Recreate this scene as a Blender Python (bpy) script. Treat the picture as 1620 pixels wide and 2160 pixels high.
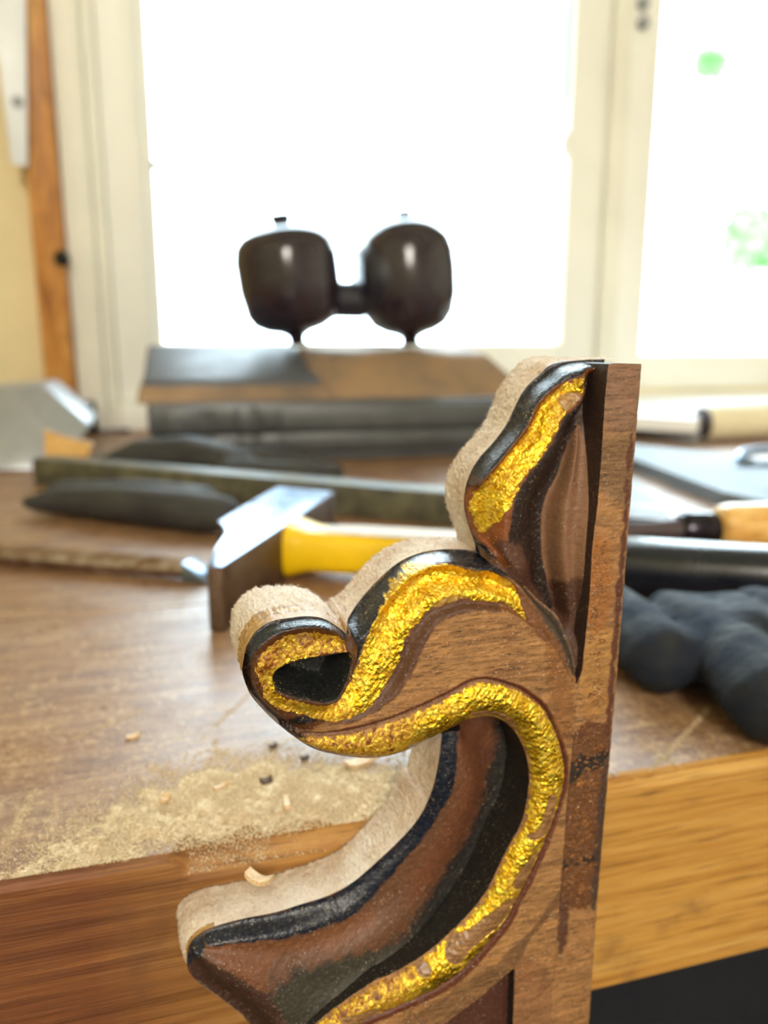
import bpy, bmesh, math, random
import numpy as np
from mathutils import Vector, Matrix, Euler
random.seed(7); rng = np.random.default_rng(7)
for o in list(bpy.data.objects): bpy.data.objects.remove(o)
C = bpy.context.scene.collection
S = bpy.context.scene

# ---------------- camera, world, lights, exposure ----------------
CAM = Vector((0.0, -0.145, 0.10)); PITCH = math.radians(12.0); YAW = math.radians(15.8); FPX = 1650.0
cd = bpy.data.cameras.new('camera'); cam = bpy.data.objects.new('camera', cd); C.objects.link(cam)
cam.location = CAM; cam.rotation_euler = (math.pi/2 - PITCH, 0, -YAW)
cd.sensor_fit = 'VERTICAL'; cd.sensor_height = 36.0; cd.lens = 36.0*FPX/2160.0
cd.clip_start = 0.005; cd.clip_end = 100
cd.dof.use_dof = True; cd.dof.focus_distance = 0.128; cd.dof.aperture_fstop = 27.5/2.1
S.camera = cam
S.view_settings.view_transform = 'Standard'; S.view_settings.look = 'None'
S.view_settings.gamma = 1.0; S.view_settings.use_curve_mapping = False
S.view_settings.exposure = 1.88
w = bpy.data.worlds.new('world'); S.world = w; w.use_nodes = True
bg = w.node_tree.nodes['Background']; bg.inputs[0].default_value = (0.74, 0.87, 1.0, 1); bg.inputs[1].default_value = 4.6

def area(name, loc, target, sx, sy, power, col, portal=False):
    ld = bpy.data.lights.new(name, 'AREA'); ld.shape = 'RECTANGLE'; ld.size = sx; ld.size_y = sy
    ld.energy = power; ld.color = col
    if portal: ld.cycles.is_portal = True
    o = bpy.data.objects.new(name, ld); C.objects.link(o); o.location = loc
    d = (Vector(target) - Vector(loc)).normalized(); o.rotation_euler = d.to_track_quat('-Z', 'Y').to_euler()
    return o
YW = 0.87                                    # window plane
area('window_portal', (0.42, YW+0.06, 0.60), (0.42, -1, 0.60), 1.9, 1.3, 1, (1,1,1), True)
area('added_fill_light', (-0.7, -1.9, 1.25), (0, 0, 0.0), 1.3, 1.1, 58, (1.0, 0.94, 0.86))  # unseen fill lamp added behind the camera to brighten the front faces

# ---------------- pixel helpers ----------------
RM = Euler((math.pi/2 - PITCH, 0, -YAW)).to_matrix()
def ray(px, py): return RM @ Vector(((px-810)/FPX, -(py-1080)/FPX, -1.0))
def on_z(px, py, z=0.0):
    r = ray(px, py); return CAM + r*((z-CAM.z)/r.z)
def on_y(px, py, y):
    r = ray(px, py); return CAM + r*((y-CAM.y)/r.y)

# ---------------- object helpers ----------------
def put(o, parent=None, label=None, cat=None, group=None, kind=None):
    if o.name not in C.objects: C.objects.link(o)
    if parent: o.parent = parent
    if label: o['label'] = label
    if cat: o['category'] = cat
    if group: o['group'] = group
    if kind: o['kind'] = kind
    return o
def thing(name, loc, label, cat, group=None):
    o = bpy.data.objects.new(name, None); o.location = loc; o.empty_display_size = 0.01
    bpy.context.view_layer.update() if False else None
    return put(o, None, label, cat, group)
def mobj(name, verts, faces, mat, parent=None, smooth=False, **k):
    me = bpy.data.meshes.new(name)
    if parent is not None:
        L = parent.matrix_basis.translation
        p = parent.parent
        T = Vector(L)
        if p: T = T + Vector(p.location)
        verts = [Vector(v)-T for v in verts]
    me.from_pydata([tuple(v) for v in verts], [], faces); me.update()
    if smooth: me.polygons.foreach_set('use_smooth', [True]*len(me.polygons))
    for m in (mat if isinstance(mat, (list, tuple)) else [mat]): me.materials.append(m)
    o = bpy.data.objects.new(name, me); put(o, parent, **k); return o
def from_bm(name, bm, mat, parent=None, smooth=False, **k):
    bmesh.ops.recalc_face_normals(bm, faces=bm.faces)
    me = bpy.data.meshes.new(name)
    if parent is not None:
        T = Vector(parent.location)
        if parent.parent: T += Vector(parent.parent.location)
        bmesh.ops.translate(bm, verts=bm.verts, vec=-T)
    bm.to_mesh(me); bm.free()
    if smooth:
        me.polygons.foreach_set('use_smooth', [True]*len(me.polygons))
        try: me.set_sharp_from_angle(angle=math.radians(40))
        except Exception: pass
    me.materials.append(mat)
    o = bpy.data.objects.new(name, me); put(o, parent, **k); return o
def bm_box(bm, lo, hi, bev=0.0, seg=2, rot=None, noise=0):
    lo = Vector(lo); hi = Vector(hi); c = (lo+hi)/2; s = hi-lo
    M = Matrix.Translation(c) @ (rot.to_4x4() if rot else Matrix()) @ Matrix.Diagonal((*s, 1))
    r = bmesh.ops.create_cube(bm, size=1.0, matrix=M)
    if bev > 0:
        ed = list({e for v in r['verts'] for e in v.link_edges})
        bmesh.ops.bevel(bm, geom=ed, offset=bev, segments=seg, affect='EDGES', profile=0.5)
def bm_prism(bm, bot, top, bev=0.0, seg=2):
    """bot/top: equal-length lists of 3D points"""
    n = len(bot); b = [bm.verts.new(p) for p in bot]; t = [bm.verts.new(p) for p in top]
    fs = [bm.faces.new(b[::-1]), bm.faces.new(t)]
    for i in range(n): fs.append(bm.faces.new((b[i], b[(i+1)%n], t[(i+1)%n], t[i])))
    if bev > 0:
        ed = list({e for f in fs for e in f.edges})
        bmesh.ops.bevel(bm, geom=ed, offset=bev, segments=seg, affect='EDGES', profile=0.5)
def slab(name, pix, z0, z1, mat, parent=None, bev=0.0008, **k):
    top = [on_z(px, py, z1) for px, py in pix]; top = [Vector((p.x, min(p.y, YW-.034), z1)) for p in top]; bot = [Vector((p.x, p.y, z0)) for p in top]
    bm = bmesh.new(); bm_prism(bm, bot, top, bev); return from_bm(name, bm, mat, parent, smooth=True, **k)
def bm_tube(bm, pts, rad, n=16, caps=True, sq=1.0):
    """tube through 3D points with a radius per point"""
    rings = []
    pts = [Vector(p) for p in pts]
    for i, p in enumerate(pts):
        a = pts[max(0, i-1)]; b = pts[min(len(pts)-1, i+1)]
        d = (b-a).normalized(); up = Vector((0, 0, 1)) if abs(d.z) < 0.9 else Vector((1, 0, 0))
        s = d.cross(up).normalized(); u = s.cross(d)
        r = rad[i] if isinstance(rad, (list, tuple)) else rad
        rings.append([bm.verts.new(p + s*math.cos(2*math.pi*j/n)*r + u*math.sin(2*math.pi*j/n)*r*sq) for j in range(n)])
    for A, B in zip(rings, rings[1:]):
        for j in range(n): bm.faces.new((A[j], A[(j+1)%n], B[(j+1)%n], B[j]))
    if caps: bm.faces.new(rings[0][::-1]); bm.faces.new(rings[-1])
def blob(name, chains, mat, parent=None, vox=0.0018, **k):
    """soft shapes: capsules of spheres merged by a voxel remesh"""
    bm = bmesh.new()
    for ch in chains:
        for (p, r), (q, s) in zip(ch, ch[1:]):
            p = Vector(p); q = Vector(q); n = max(2, int((q-p).length/(0.45*min(r, s)))+1)
            for i in range(n+1):
                t = i/n
                bmesh.ops.create_icosphere(bm, subdivisions=2, radius=r+(s-r)*t, matrix=Matrix.Translation(p.lerp(q, t)))
    o = from_bm(name, bm, mat, parent, **k)
    m = o.modifiers.new('remesh', 'REMESH'); m.mode = 'VOXEL'; m.voxel_size = vox; m.use_smooth_shade = True
    m = o.modifiers.new('smooth', 'SMOOTH'); m.iterations = 5; m.factor = 0.6
    return o

# ---------------- materials ----------------
def srgb(r, g, b):
    f = lambda c: (c/255/12.92) if c/255 <= 0.04045 else ((c/255+0.055)/1.055)**2.4
    return (f(r), f(g), f(b), 1)
class NT:
    def __init__(s, name):
        s.m = bpy.data.materials.new(name); s.m.use_nodes = True; s.t = s.m.node_tree
        s.b = s.t.nodes['Principled BSDF']; s.out = s.t.nodes['Material Output']
        s.tc = s.t.nodes.new('ShaderNodeTexCoord')
    def n(s, typ, **k):
        x = s.t.nodes.new('ShaderNode'+typ)
        for a, v in k.items(): setattr(x, a, v)
        return x
    def l(s, a, b): s.t.links.new(a, b)
    def mapp(s, scale, rot=(0, 0, 0), src=None, coord='Object'):
        mp = s.n('Mapping'); mp.inputs['Scale'].default_value = scale; mp.inputs['Rotation'].default_value = rot
        if src is None:
            g = s.n('NewGeometry'); src = g.outputs['Position']
        s.l(src, mp.inputs[0]); return mp.outputs[0]
    def noise(s, vec, scale, det=4, rough=0.55, dist=0.0):
        x = s.n('TexNoise'); x.inputs['Scale'].default_value = scale; x.inputs['Detail'].default_value = det
        x.inputs['Roughness'].default_value = rough; x.inputs['Distortion'].default_value = dist
        s.l(vec, x.inputs['Vector']); return x.outputs['Fac']
    def ramp(s, fac, stops):
        r = s.n('ValToRGB'); e = r.color_ramp.elements
        while len(e) > 2: e.remove(e[-1])
        e[0].position, e[0].color = stops[0]; e[1].position, e[1].color = stops[-1]
        for p, c in stops[1:-1]:
            q = e.new(p); q.color = c
        s.l(fac, r.inputs[0]); return r.outputs[0]
    def mix(s, f, a, b, mode='MIX'):
        x = s.n('Mix', data_type='RGBA', blend_type=mode)
        for i, v in ((0, f), (6, a), (7, b)):
            if isinstance(v, bpy.types.NodeSocket): s.l(v, x.inputs[i])
            else: x.inputs[i].default_value = v
        return x.outputs[2]
    def math(s, op, a, b=0.0):
        x = s.n('Math', operation=op)
        for i, v in ((0, a), (1, b)):
            if isinstance(v, bpy.types.NodeSocket): s.l(v, x.inputs[i])
            else: x.inputs[i].default_value = v
        return x.outputs[0]
    def rng(s, v, a, b, c, d):
        x = s.n('MapRange'); s.l(v, x.inputs[0])
        for i, q in enumerate((a, b, c, d)): x.inputs[i+1].default_value = q
        return x.outputs[0]
    def bump(s, h, dist, strength=1.0, prev=None):
        x = s.n('Bump'); x.inputs['Strength'].default_value = strength; x.inputs['Distance'].default_value = dist
        s.l(h, x.inputs['Height'])
        if prev is not None: s.l(prev, x.inputs['Normal'])
        s.l(x.outputs[0], s.b.inputs['Normal']); return x.outputs[0]
    def set(s, **k):
        for a, v in k.items():
            i = s.b.inputs[a.replace('_', ' ')]
            if isinstance(v, bpy.types.NodeSocket): s.l(v, i)
            else: i.default_value = v
        return s
BW = lambda v: (v, v, v, 1)

def mat_simple(name, col, rough=0.5, metal=0.0, var=0.25, scale=60, bump=0.0, spec=0.5, col2=None, stretch=(1,1,1)):
    t = NT(name); v = t.mapp(stretch); nz = t.noise(v, scale, 5, 0.6)
    c2 = col2 or tuple(x*(1-var) for x in col[:3])+(1,)
    t.set(Base_Color=t.ramp(nz, [(0.35, c2), (0.65, col)]), Metallic=metal, Specular_IOR_Level=spec)
    t.set(Roughness=t.rng(nz, 0.3, 0.7, max(0.03, rough*0.8), min(1, rough*1.2)))
    if bump: t.bump(t.noise(v, scale*4, 4, 0.6), bump)
    return t.m

def mat_wood(name, dark, mid, light, grain=(1, 9, 9), scale=40, rough=0.5, bump=0.0002, fine=True, coat=0.0):
    t = NT(name); v = t.mapp(grain)
    n1 = t.noise(v, scale, 6, 0.6, 0.6); n2 = t.noise(v, scale*6, 4, 0.6, 0.2)
    c = t.ramp(n1, [(0.32, dark), (0.5, mid), (0.68, light)])
    c = t.mix(t.rng(n2, 0.52, 0.66, 0, 0.55), c, tuple(x*0.45 for x in dark[:3])+(1,))
    t.set(Base_Color=c, Roughness=t.rng(n1, 0.3, 0.7, rough*0.8, rough*1.15), Coat_Weight=coat)
    t.bump(n2, bump, 0.6); return t.m

# --- carved piece: colour comes from the painted stain attribute, broken up by grain and specks
def mat_carved():
    t = NT('stained_carved_wood'); at = t.n('Attribute', attribute_name='stain')
    gl = t.n('Attribute', attribute_name='gloss'); pl = t.n('Attribute', attribute_name='plain')
    v = t.mapp((1, 6, 9), rot=(0, math.radians(-7), 0)); g1 = t.noise(v, 90, 7, 0.62, 0.8); g2 = t.noise(v, 420, 4, 0.6, 0.2)
    vi = t.mapp((1, 1, 1)); m = t.noise(vi, 160, 5, 0.6); sp = t.noise(vi, 2600, 2, 0.5); sp2 = t.noise(vi, 900, 4, 0.6)
    c = t.mix(t.math('MULTIPLY', t.rng(g1, 0.38, 0.60, 0.62, 0.0), pl.outputs['Fac']), at.outputs['Color'], srgb(78, 48, 24))
    streak = t.math('MULTIPLY', t.rng(g2, 0.54, 0.66, 0, 0.75), pl.outputs['Fac'])
    c = t.mix(streak, c, srgb(52, 30, 16))
    c = t.mix(t.rng(m, 0.45, 0.75, 0, 0.25), c, srgb(150, 104, 60), 'SOFT_LIGHT')
    dust = t.math('MULTIPLY', t.rng(sp, 0.63, 0.72, 0, 0.7), t.rng(m, 0.40, 0.62, 0.1, 1.0))
    c = t.mix(dust, c, srgb(205, 190, 160))
    r = t.math('SUBTRACT', 0.62, t.math('MULTIPLY', gl.outputs['Fac'], 0.40))
    r = t.math('ADD', r, t.rng(sp2, 0.3, 0.7, -0.08, 0.14))
    t.set(Base_Color=c, Roughness=r, Specular_IOR_Level=0.5)
    h = t.math('ADD', t.math('MULTIPLY', g2, 0.5), t.math('MULTIPLY', sp2, 0.9))
    b = t.bump(h, 0.00022, 0.8); t.bump(sp, 0.00008, 0.5, b)
    return t.m
def mat_gold():
    t = NT('worn_gold_leaf'); bare = t.n('Attribute', attribute_name='bare'); amb = t.n('Attribute', attribute_name='amber')
    v = t.mapp((1, 1, 1)); n1 = t.noise(v, 1000, 5, 0.6, 0.6); n2 = t.noise(v, 240, 4, 0.6)
    vo = t.n('TexVoronoi'); vo.inputs['Scale'].default_value = 1500; t.l(v, vo.inputs['Vector'])
    vf = t.n('TexVoronoi'); vf.inputs['Scale'].default_value = 3200; t.l(v, vf.inputs['Vector'])
    vw = t.n('TexVoronoi', feature='DISTANCE_TO_EDGE'); vw.inputs['Scale'].default_value = 620; t.l(v, vw.inputs['Vector'])
    col = t.ramp(n1, [(0.30, srgb(196, 132, 20)), (0.46, srgb(238, 190, 40)), (0.62, srgb(252, 226, 90))])
    wear = t.math('MAXIMUM', t.math('ADD', t.rng(n2, 0.50, 0.66, 0.0, 0.42), t.math('MULTIPLY', amb.outputs['Fac'], t.rng(n1, 0.36, 0.60, 1.0, 0.35))), bare.outputs['Fac'])
    crack = t.math('MULTIPLY', t.rng(vw.outputs['Distance'], 0.0, 0.07, 0.75, 0.0), t.rng(n2, 0.42, 0.6, 0, 1))
    wear = t.math('MINIMUM', t.math('MAXIMUM', wear, crack), 1.0)
    gr = t.noise(t.mapp((1, 6, 9)), 260, 5, 0.6, 0.3)
    wood = t.ramp(gr, [(0.35, srgb(98, 66, 40)), (0.65, srgb(160, 118, 74))])
    amberc = t.ramp(n1, [(0.35, srgb(92, 42, 10)), (0.65, srgb(178, 108, 24))])
    under = t.mix(bare.outputs['Fac'], amberc, wood)
    t.set(Base_Color=t.mix(wear, col, under), Metallic=t.math('SUBTRACT', 1.0, t.math('MINIMUM', t.math('MULTIPLY', wear, 1.15), 1.0)))
    t.set(Roughness=t.rng(n2, 0.35, 0.65, 0.26, 0.42))
    h = t.math('ADD', t.math('MULTIPLY', vo.outputs['Distance'], 0.8), t.math('ADD', t.math('MULTIPLY', n1, 1.3), t.math('MULTIPLY', vf.outputs['Distance'], 0.35)))
    t.bump(t.math('MULTIPLY', h, t.math('SUBTRACT', 1.0, t.math('MULTIPLY', bare.outputs['Fac'], 0.85))), 0.00024, 0.8); return t.m
def mat_pale():
    t = NT('fresh_sawn_wood'); v = t.mapp((1, 1, 1)); n = t.noise(v, 1400, 4, 0.7); m = t.noise(v, 120, 4, 0.6)
    k = t.noise(t.mapp((3, 1, 3)), 800, 3, 0.6)
    c = t.ramp(m, [(0.3, srgb(216, 190, 166)), (0.55, srgb(238, 220, 202)), (0.75, srgb(246, 234, 222))])
    c = t.mix(t.rng(n, 0.54, 0.70, 0, 0.55), c, srgb(156, 120, 92))
    t.set(Base_Color=c, Roughness=0.85, Specular_IOR_Level=0.2)
    b = t.bump(n, 0.0009, 0.9); t.bump(k, 0.0004, 0.5, b); return t.m
def mat_benchtop():
    t = NT('varnished_bench_top'); g = t.mapp((1.2, 9, 9)); v = t.mapp((1, 1, 1))
    n1 = t.noise(g, 22, 6, 0.62, 0.8); n2 = t.noise(g, 130, 5, 0.65, 0.3); b1 = t.noise(v, 28, 5, 0.6); d = t.noise(v, 420, 4, 0.7); d2 = t.noise(v, 45, 4, 0.6, 1.2)
    c = t.ramp(n1, [(0.3, srgb(104, 74, 56)), (0.5, srgb(134, 98, 72)), (0.68, srgb(156, 122, 90))])
    c = t.mix(t.rng(n2, 0.54, 0.68, 0, 0.5), c, srgb(76, 46, 28))
    c = t.mix(t.rng(b1, 0.52, 0.68, 0, 0.5), c, srgb(100, 74, 56))
    c = t.mix(t.math('MULTIPLY', t.rng(d, 0.48, 0.64, 0, 0.7), t.rng(d2, 0.40, 0.60, 0.12, 1)), c, srgb(196, 164, 118))
    t.set(Base_Color=c, Roughness=t.math('ADD', t.rng(b1, 0.35, 0.65, 0.24, 0.42), t.rng(d, 0.4, 0.7, 0, 0.12)), Specular_IOR_Level=0.45)
    t.bump(t.math('ADD', n2, t.math('MULTIPLY', d, 0.5)), 0.0003, 0.5); return t.m
def mat_benchface():
    t = NT('oak_bench_edge'); g = t.mapp((0.45, 16, 16), rot=(0, math.radians(1.5), 0)); v = t.mapp((1, 1, 1))
    n1 = t.noise(g, 26, 6, 0.62, 0.7); n2 = t.noise(g, 95, 5, 0.6, 0.25); b1 = t.noise(v, 34, 4, 0.6)
    sx = t.n('SeparateXYZ'); gg = t.n('NewGeometry'); t.l(gg.outputs['Position'], sx.inputs[0])
    red = t.rng(sx.outputs[0], -0.02, 0.05, 1.0, 0.0)       # older stained wood to the left, raw oak to the right
    ca = t.ramp(n1, [(0.3, srgb(160, 108, 42)), (0.5, srgb(190, 140, 66)), (0.7, srgb(204, 162, 92))])
    cb = t.ramp(n1, [(0.3, srgb(80, 42, 20)), (0.5, srgb(112, 64, 34)), (0.7, srgb(136, 84, 44))])
    c = t.mix(red, ca, cb)
    c = t.mix(t.rng(n2, 0.54, 0.64, 0, 0.65), c, srgb(98, 58, 24))
    c = t.mix(t.rng(b1, 0.60, 0.72, 0, 0.55), c, srgb(100, 66, 44))
    t.set(Base_Color=c, Roughness=0.5, Specular_IOR_Level=0.4); t.bump(n2, 0.0004, 0.7); return t.m
def mat_dust():
    t = NT('sawdust'); v = t.mapp((1, 1, 1)); n = t.noise(v, 1500, 4, 0.7)
    t.set(Base_Color=t.ramp(n, [(0.3, srgb(198, 170, 130)), (0.6, srgb(236, 217, 184))]), Roughness=0.95, Specular_IOR_Level=0.1)
    t.bump(n, 0.0007, 0.9); return t.m
def mat_glass():
    t = NT('window_glass'); t.t.nodes.remove(t.b)
    tr = t.n('BsdfTransparent'); tr.inputs[0].default_value = (0.97, 1, 0.98, 1); gl = t.n('BsdfGlossy'); gl.inputs['Roughness'].default_value = 0.05
    fr = t.n('Fresnel'); fr.inputs[0].default_value = 1.25; mx = t.n('MixShader')
    t.l(fr.outputs[0], mx.inputs[0]); t.l(tr.outputs[0], mx.inputs[1]); t.l(gl.outputs[0], mx.inputs[2]); t.l(mx.outputs[0], t.out.inputs[0])
    return t.m
M = dict(
 carved=mat_carved(), gold=mat_gold(), pale=mat_pale(), top=mat_benchtop(), face=mat_benchface(), dust=mat_dust(), glass=mat_glass(),
 ochre=mat_wood('ochre_edge_wood', srgb(120, 84, 40), srgb(176, 134, 76), srgb(204, 166, 106), scale=120),
 cream=mat_simple('cream_paint', srgb(240, 240, 232), 0.45, var=0.06, scale=8),
 creamdk=mat_simple('aged_cream_paint', srgb(236, 234, 220), 0.5, var=0.10, scale=8),
 plaster=mat_simple('yellowish_plaster', srgb(238, 222, 176), 0.9, var=0.12, scale=5),
 roomwall=mat_simple('workshop_wall_paint', srgb(222, 214, 198), 0.9, var=0.1, scale=3),
 honey=mat_wood('honey_pine_post', srgb(148, 88, 30), srgb(196, 134, 58), srgb(220, 168, 90), grain=(9, 9, 1), scale=8, rough=0.5),
 black=mat_simple('black_gap', srgb(30, 28, 24), 0.8), floor=mat_simple('dark_workshop_floor', srgb(14, 19, 34), 0.85, scale=6),
 under=mat_simple('dark_underframe', srgb(10, 13, 24), 0.85, scale=12),
 case=mat_simple('dusty_grey_plastic', srgb(82, 84, 86), 0.38, var=0.25, scale=40, bump=0.0002),
 panelp=mat_simple('smooth_grey_lid_panel', srgb(92, 94, 100), 0.5, var=0.1, scale=20, spec=0.25), lid=mat_simple('dusty_lid_plastic', srgb(112, 96, 80), 0.62, scale=14, col2=srgb(150, 120, 86), bump=0.0002),
 muff=mat_simple('glossy_dark_shell', srgb(44, 34, 42), 0.16, scale=25, spec=0.6), pad=mat_simple('black_cushion', srgb(30, 28, 40), 0.45),
 steel=mat_simple('polished_steel', srgb(132, 150, 172), 0.30, 1.0, var=0.12, scale=90, bump=0.00005),
 rust=mat_simple('forged_brown_steel', srgb(112, 92, 76), 0.5, 0.7, scale=60, col2=srgb(78, 56, 42), bump=0.0003),
 chis=mat_simple('worn_tool_steel', srgb(176, 160, 150), 0.34, 0.9, scale=50, col2=srgb(120, 92, 70), stretch=(1, 6, 6)),
 yellow=mat_simple('yellow_handle_plastic', srgb(240, 196, 10), 0.42, var=0.12, scale=60),
 dustwhite=mat_simple('dust_on_handle', srgb(222, 214, 206), 0.85, scale=150, bump=0.0002),
 rubber=mat_simple('black_rubber_grip', srgb(24, 26, 34), 0.25, scale=50, bump=0.0001),
 glove=mat_simple('dark_glove_fabric', srgb(20, 28, 46), 0.85, scale=70, col2=srgb(32, 34, 36), bump=0.0005, spec=0.3),
 cloth=mat_simple('dark_leather', srgb(58, 56, 50), 0.7, scale=50, col2=srgb(38, 36, 40), bump=0.0004),
 olive=mat_simple('olive_black_steel', srgb(104, 100, 78), 0.5, 0.1, scale=60, col2=srgb(60, 58, 50), bump=0.0003),
 alu=mat_simple('brushed_grey_metal', srgb(170, 174, 180), 0.36, 0.5, scale=30, var=0.12),
 paper=mat_simple('white_paper', srgb(244, 246, 248), 0.7, var=0.03, scale=10), rollp=mat_simple('cream_paper', srgb(228, 218, 186), 0.7, var=0.06),
 greyp=mat_simple('grey_card', srgb(150, 154, 158), 0.6, var=0.1), rasp=mat_simple('rasp_steel', srgb(120, 128, 138), 0.55, 0.25, var=0.2, scale=200, bump=0.0006),
 dkplate=mat_simple('dark_tool_steel', srgb(72, 60, 62), 0.5, 0.2, var=0.2), ferr=mat_simple('dark_ferrule', srgb(52, 48, 56), 0.22, 0.8),
 boxwood=mat_wood('boxwood_handle', srgb(190, 134, 60), srgb(222, 172, 92), srgb(238, 200, 128), scale=30, rough=0.35, coat=0.4),
 chip=mat_wood('wood_chip', srgb(190, 150, 104), srgb(222, 188, 142), srgb(240, 216, 180), scale=200), darkchip=mat_simple('dark_crumb', srgb(88, 66, 50), 0.9),
 leafg=mat_simple('sunlit_foliage', srgb(122, 176, 104), 0.7, scale=3), bark=mat_simple('bark', srgb(215, 212, 204), 0.9, scale=10),
 grass=mat_simple('outside_ground', srgb(190, 196, 176), 0.9, scale=1),
)

# ---------------- room ----------------
def plane_box(name, lo, hi, mat, parent=None, bev=0, **k):
    bm = bmesh.new(); bm_box(bm, lo, hi, bev); return from_bm(name, bm, mat, parent, smooth=bev > 0, **k)
XL = on_y(60, 400, YW).x                      # left side of post
xa = on_y(58, 300, YW).x; xb = on_y(118, 300, YW-0.03).x; xc = on_y(126, 300, YW).x
xd = on_y(176, 300, YW).x; xe = on_y(322, 300, YW).x
xf = on_y(1200, 300, YW).x; xm = on_y(1290, 300, YW).x; xg = on_y(1378, 300, YW).x
zL = on_y(700, 724, YW).z; zR = on_y(1500, 746, YW).z
XR = 1.75; YB = -2.4; X0 = xa-0.30; FL = -0.86; CE = 1.5
ZT = 1.15
plane_box('floor', (X0-0.1, YB-0.1, FL-0.05), (XR+0.1, YW+0.2, FL), M['floor'], kind='structure')
plane_box('ceiling', (X0-0.1, YB-0.1, CE), (XR+0.1, YW+0.2, CE+0.05), M['roomwall'], kind='structure')
plane_box('wall_left', (X0-0.1, YB, FL), (X0, YW+0.1, CE), M['plaster'], kind='structure')
plane_box('wall_right', (XR, YB, FL), (XR+0.1, YW+0.1, CE), M['roomwall'], kind='structure')
plane_box('wall_back', (X0, YB-0.1, FL), (XR, YB, CE), M['roomwall'], kind='structure')
# window wall: pieces around the opening
bm = bmesh.new()
bm_box(bm, (X0, YW, FL), (xa+0.02, YW+0.12, CE)); bm_box(bm, (xa+0.02, YW, FL), (XR, YW+0.12, zR-0.035)); bm_box(bm, (xa+0.02, YW, ZT), (XR, YW+0.12, CE)); bm_box(bm, (1.45, YW, zR-0.035), (XR, YW+0.12, ZT))
from_bm('wall_front', bm, M['plaster'], kind='structure')
plane_box('trim_1', (xa, YW-0.035, 0.0), (xb, YW-0.001, CE), M['honey'], bev=0.002, kind='structure')
plane_box('trim_2', (xb+0.0005, YW-0.012, 0.0), (xc, YW-0.001, CE), M['black'], kind='structure')
# window 1 : cream frame with two sashes
wf = bpy.data.objects.new('window_1', None); wf.location = (xd, YW, 0); put(wf, kind='structure')
def wpart(name, lo, hi, mat='cream', bev=0.003): return plane_box(name, lo, hi, M[mat], wf, bev)
wpart('casing_board', (xc, YW-0.020, 0.0), (xd+0.006, YW+0.03, ZT), 'creamdk')
wpart('casing_bead', (xd+0.006, YW-0.014, 0.0), (xd+0.020, YW+0.03, ZT), 'creamdk', 0.004)
wpart('sash_stile', (xd+0.020, YW-0.004, zL-0.07), (xe-0.012, YW+0.034, ZT))
wpart('glazing_bead', (xe-0.012, YW+0.006, zL-0.012), (xe, YW+0.030, ZT), 'cream', 0.002)
wpart('sash_rail', (xe-0.012, YW-0.004, zL-0.07), (xf, YW+0.034, zL))
mw = (xg-xf)
wpart('sash_stile', (xf, YW-0.002, zL-0.07), (xf+mw*0.42, YW+0.034, ZT))
wpart('rubber_seal', (xf-0.004, YW+0.012, 0.42), (xf-0.0002, YW+0.03, ZT), 'greyp', 0.001)
wpart('mullion', (xf+mw*0.42, YW-0.014, 0.0), (xf+mw*0.62, YW+0.034, ZT), 'creamdk')
wpart('sash_stile', (xf+mw*0.62, YW-0.006, zR-0.05), (xg, YW+0.034, ZT))
wpart('sash_rail', (xg, YW-0.006, zR-0.05), (1.45, YW+0.034, zR))
wpart('sash_rail', (xd+0.02, YW-0.004, ZT-0.05), (1.45, YW+0.034, ZT+0.02))
wpart('sill', (xd+0.02, YW-0.030, 0.0), (1.45, YW+0.03, min(zR-0.05, zL-0.07)), 'cream')
bm = bmesh.new(); bm_box(bm, (xe-0.006, YW+0.014, zL-0.005), (xf+0.004, YW+0.018, ZT)); from_bm('pane', bm, M['glass'], wf)
bm = bmesh.new(); bm_box(bm, (xg-0.004, YW+0.014, zR-0.005), (1.45, YW+0.018, ZT)); from_bm('pane', bm, M['glass'], wf)
p = on_y(333, 351, YW+0.01); wpart('window_catch', (xe-0.002, YW+0.0, p.z-0.004), (xe+0.012, YW+0.012, p.z+0.004), 'greyp', 0.001)
p = on_y(1204, 303, YW); bm = bmesh.new(); bmesh.ops.create_uvsphere(bm, u_segments=16, v_segments=10, radius=0.011, matrix=Matrix.Translation((xf, YW+0.005, p.z)) @ Matrix.Diagonal((0.8, 0.8, 1.5, 1))); from_bm('window_catch', bm, M['cream'], wf, smooth=True)
for py in (8, 50):
    p = on_y(1355, py, YW-0.008); bm = bmesh.new(); bm_tube(bm, [p, p+Vector((0, -0.006, 0))], 0.008, 14); from_bm('hinge_screw', bm, M['greyp'], wf, smooth=True)
# ground and trees outside
plane_box('ground', (-8, YW+0.3, -1.2), (14, 18, -1.1), M['grass'], kind='structure')
def tree(px, py, y, r, label):
    c = on_y(px, py, y); t = thing('garden_tree', (c.x, y, -1.1), label, 'tree')
    bm = bmesh.new(); bm_tube(bm, [(c.x, y, -1.1), (c.x+0.05, y, c.z*0.6), (c.x, y, c.z)], [0.16, 0.11, 0.05], 10); from_bm('trunk', bm, M['bark'], t, smooth=True)
    bm = bmesh.new(); R = random.Random(int(px))
    for i in range(420):
        d = Vector((R.gauss(0, 1), R.gauss(0, 1), R.gauss(0, 1))).normalized()*r*R.random()**0.4; q = c + Vector((d.x, d.y, d.z*(0.55+0.6*math.sin(i*7.3))))
        m = Matrix.Translation(q) @ Euler((R.random()*6, R.random()*6, R.random()*6)).to_matrix().to_4x4()
        bmesh.ops.create_grid(bm, x_segments=1, y_segments=1, size=0.05+0.07*R.random(), matrix=m)
    from_bm('foliage', bm, M['leafg'], t, kind='stuff')
tree(1600, 505, 7.0, 0.30, 'small pale green tree seen through right pane, low at frame edge')
tree(1497, 135, 9.0, 0.13, 'pale green twig clump high behind right window pane')

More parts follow.
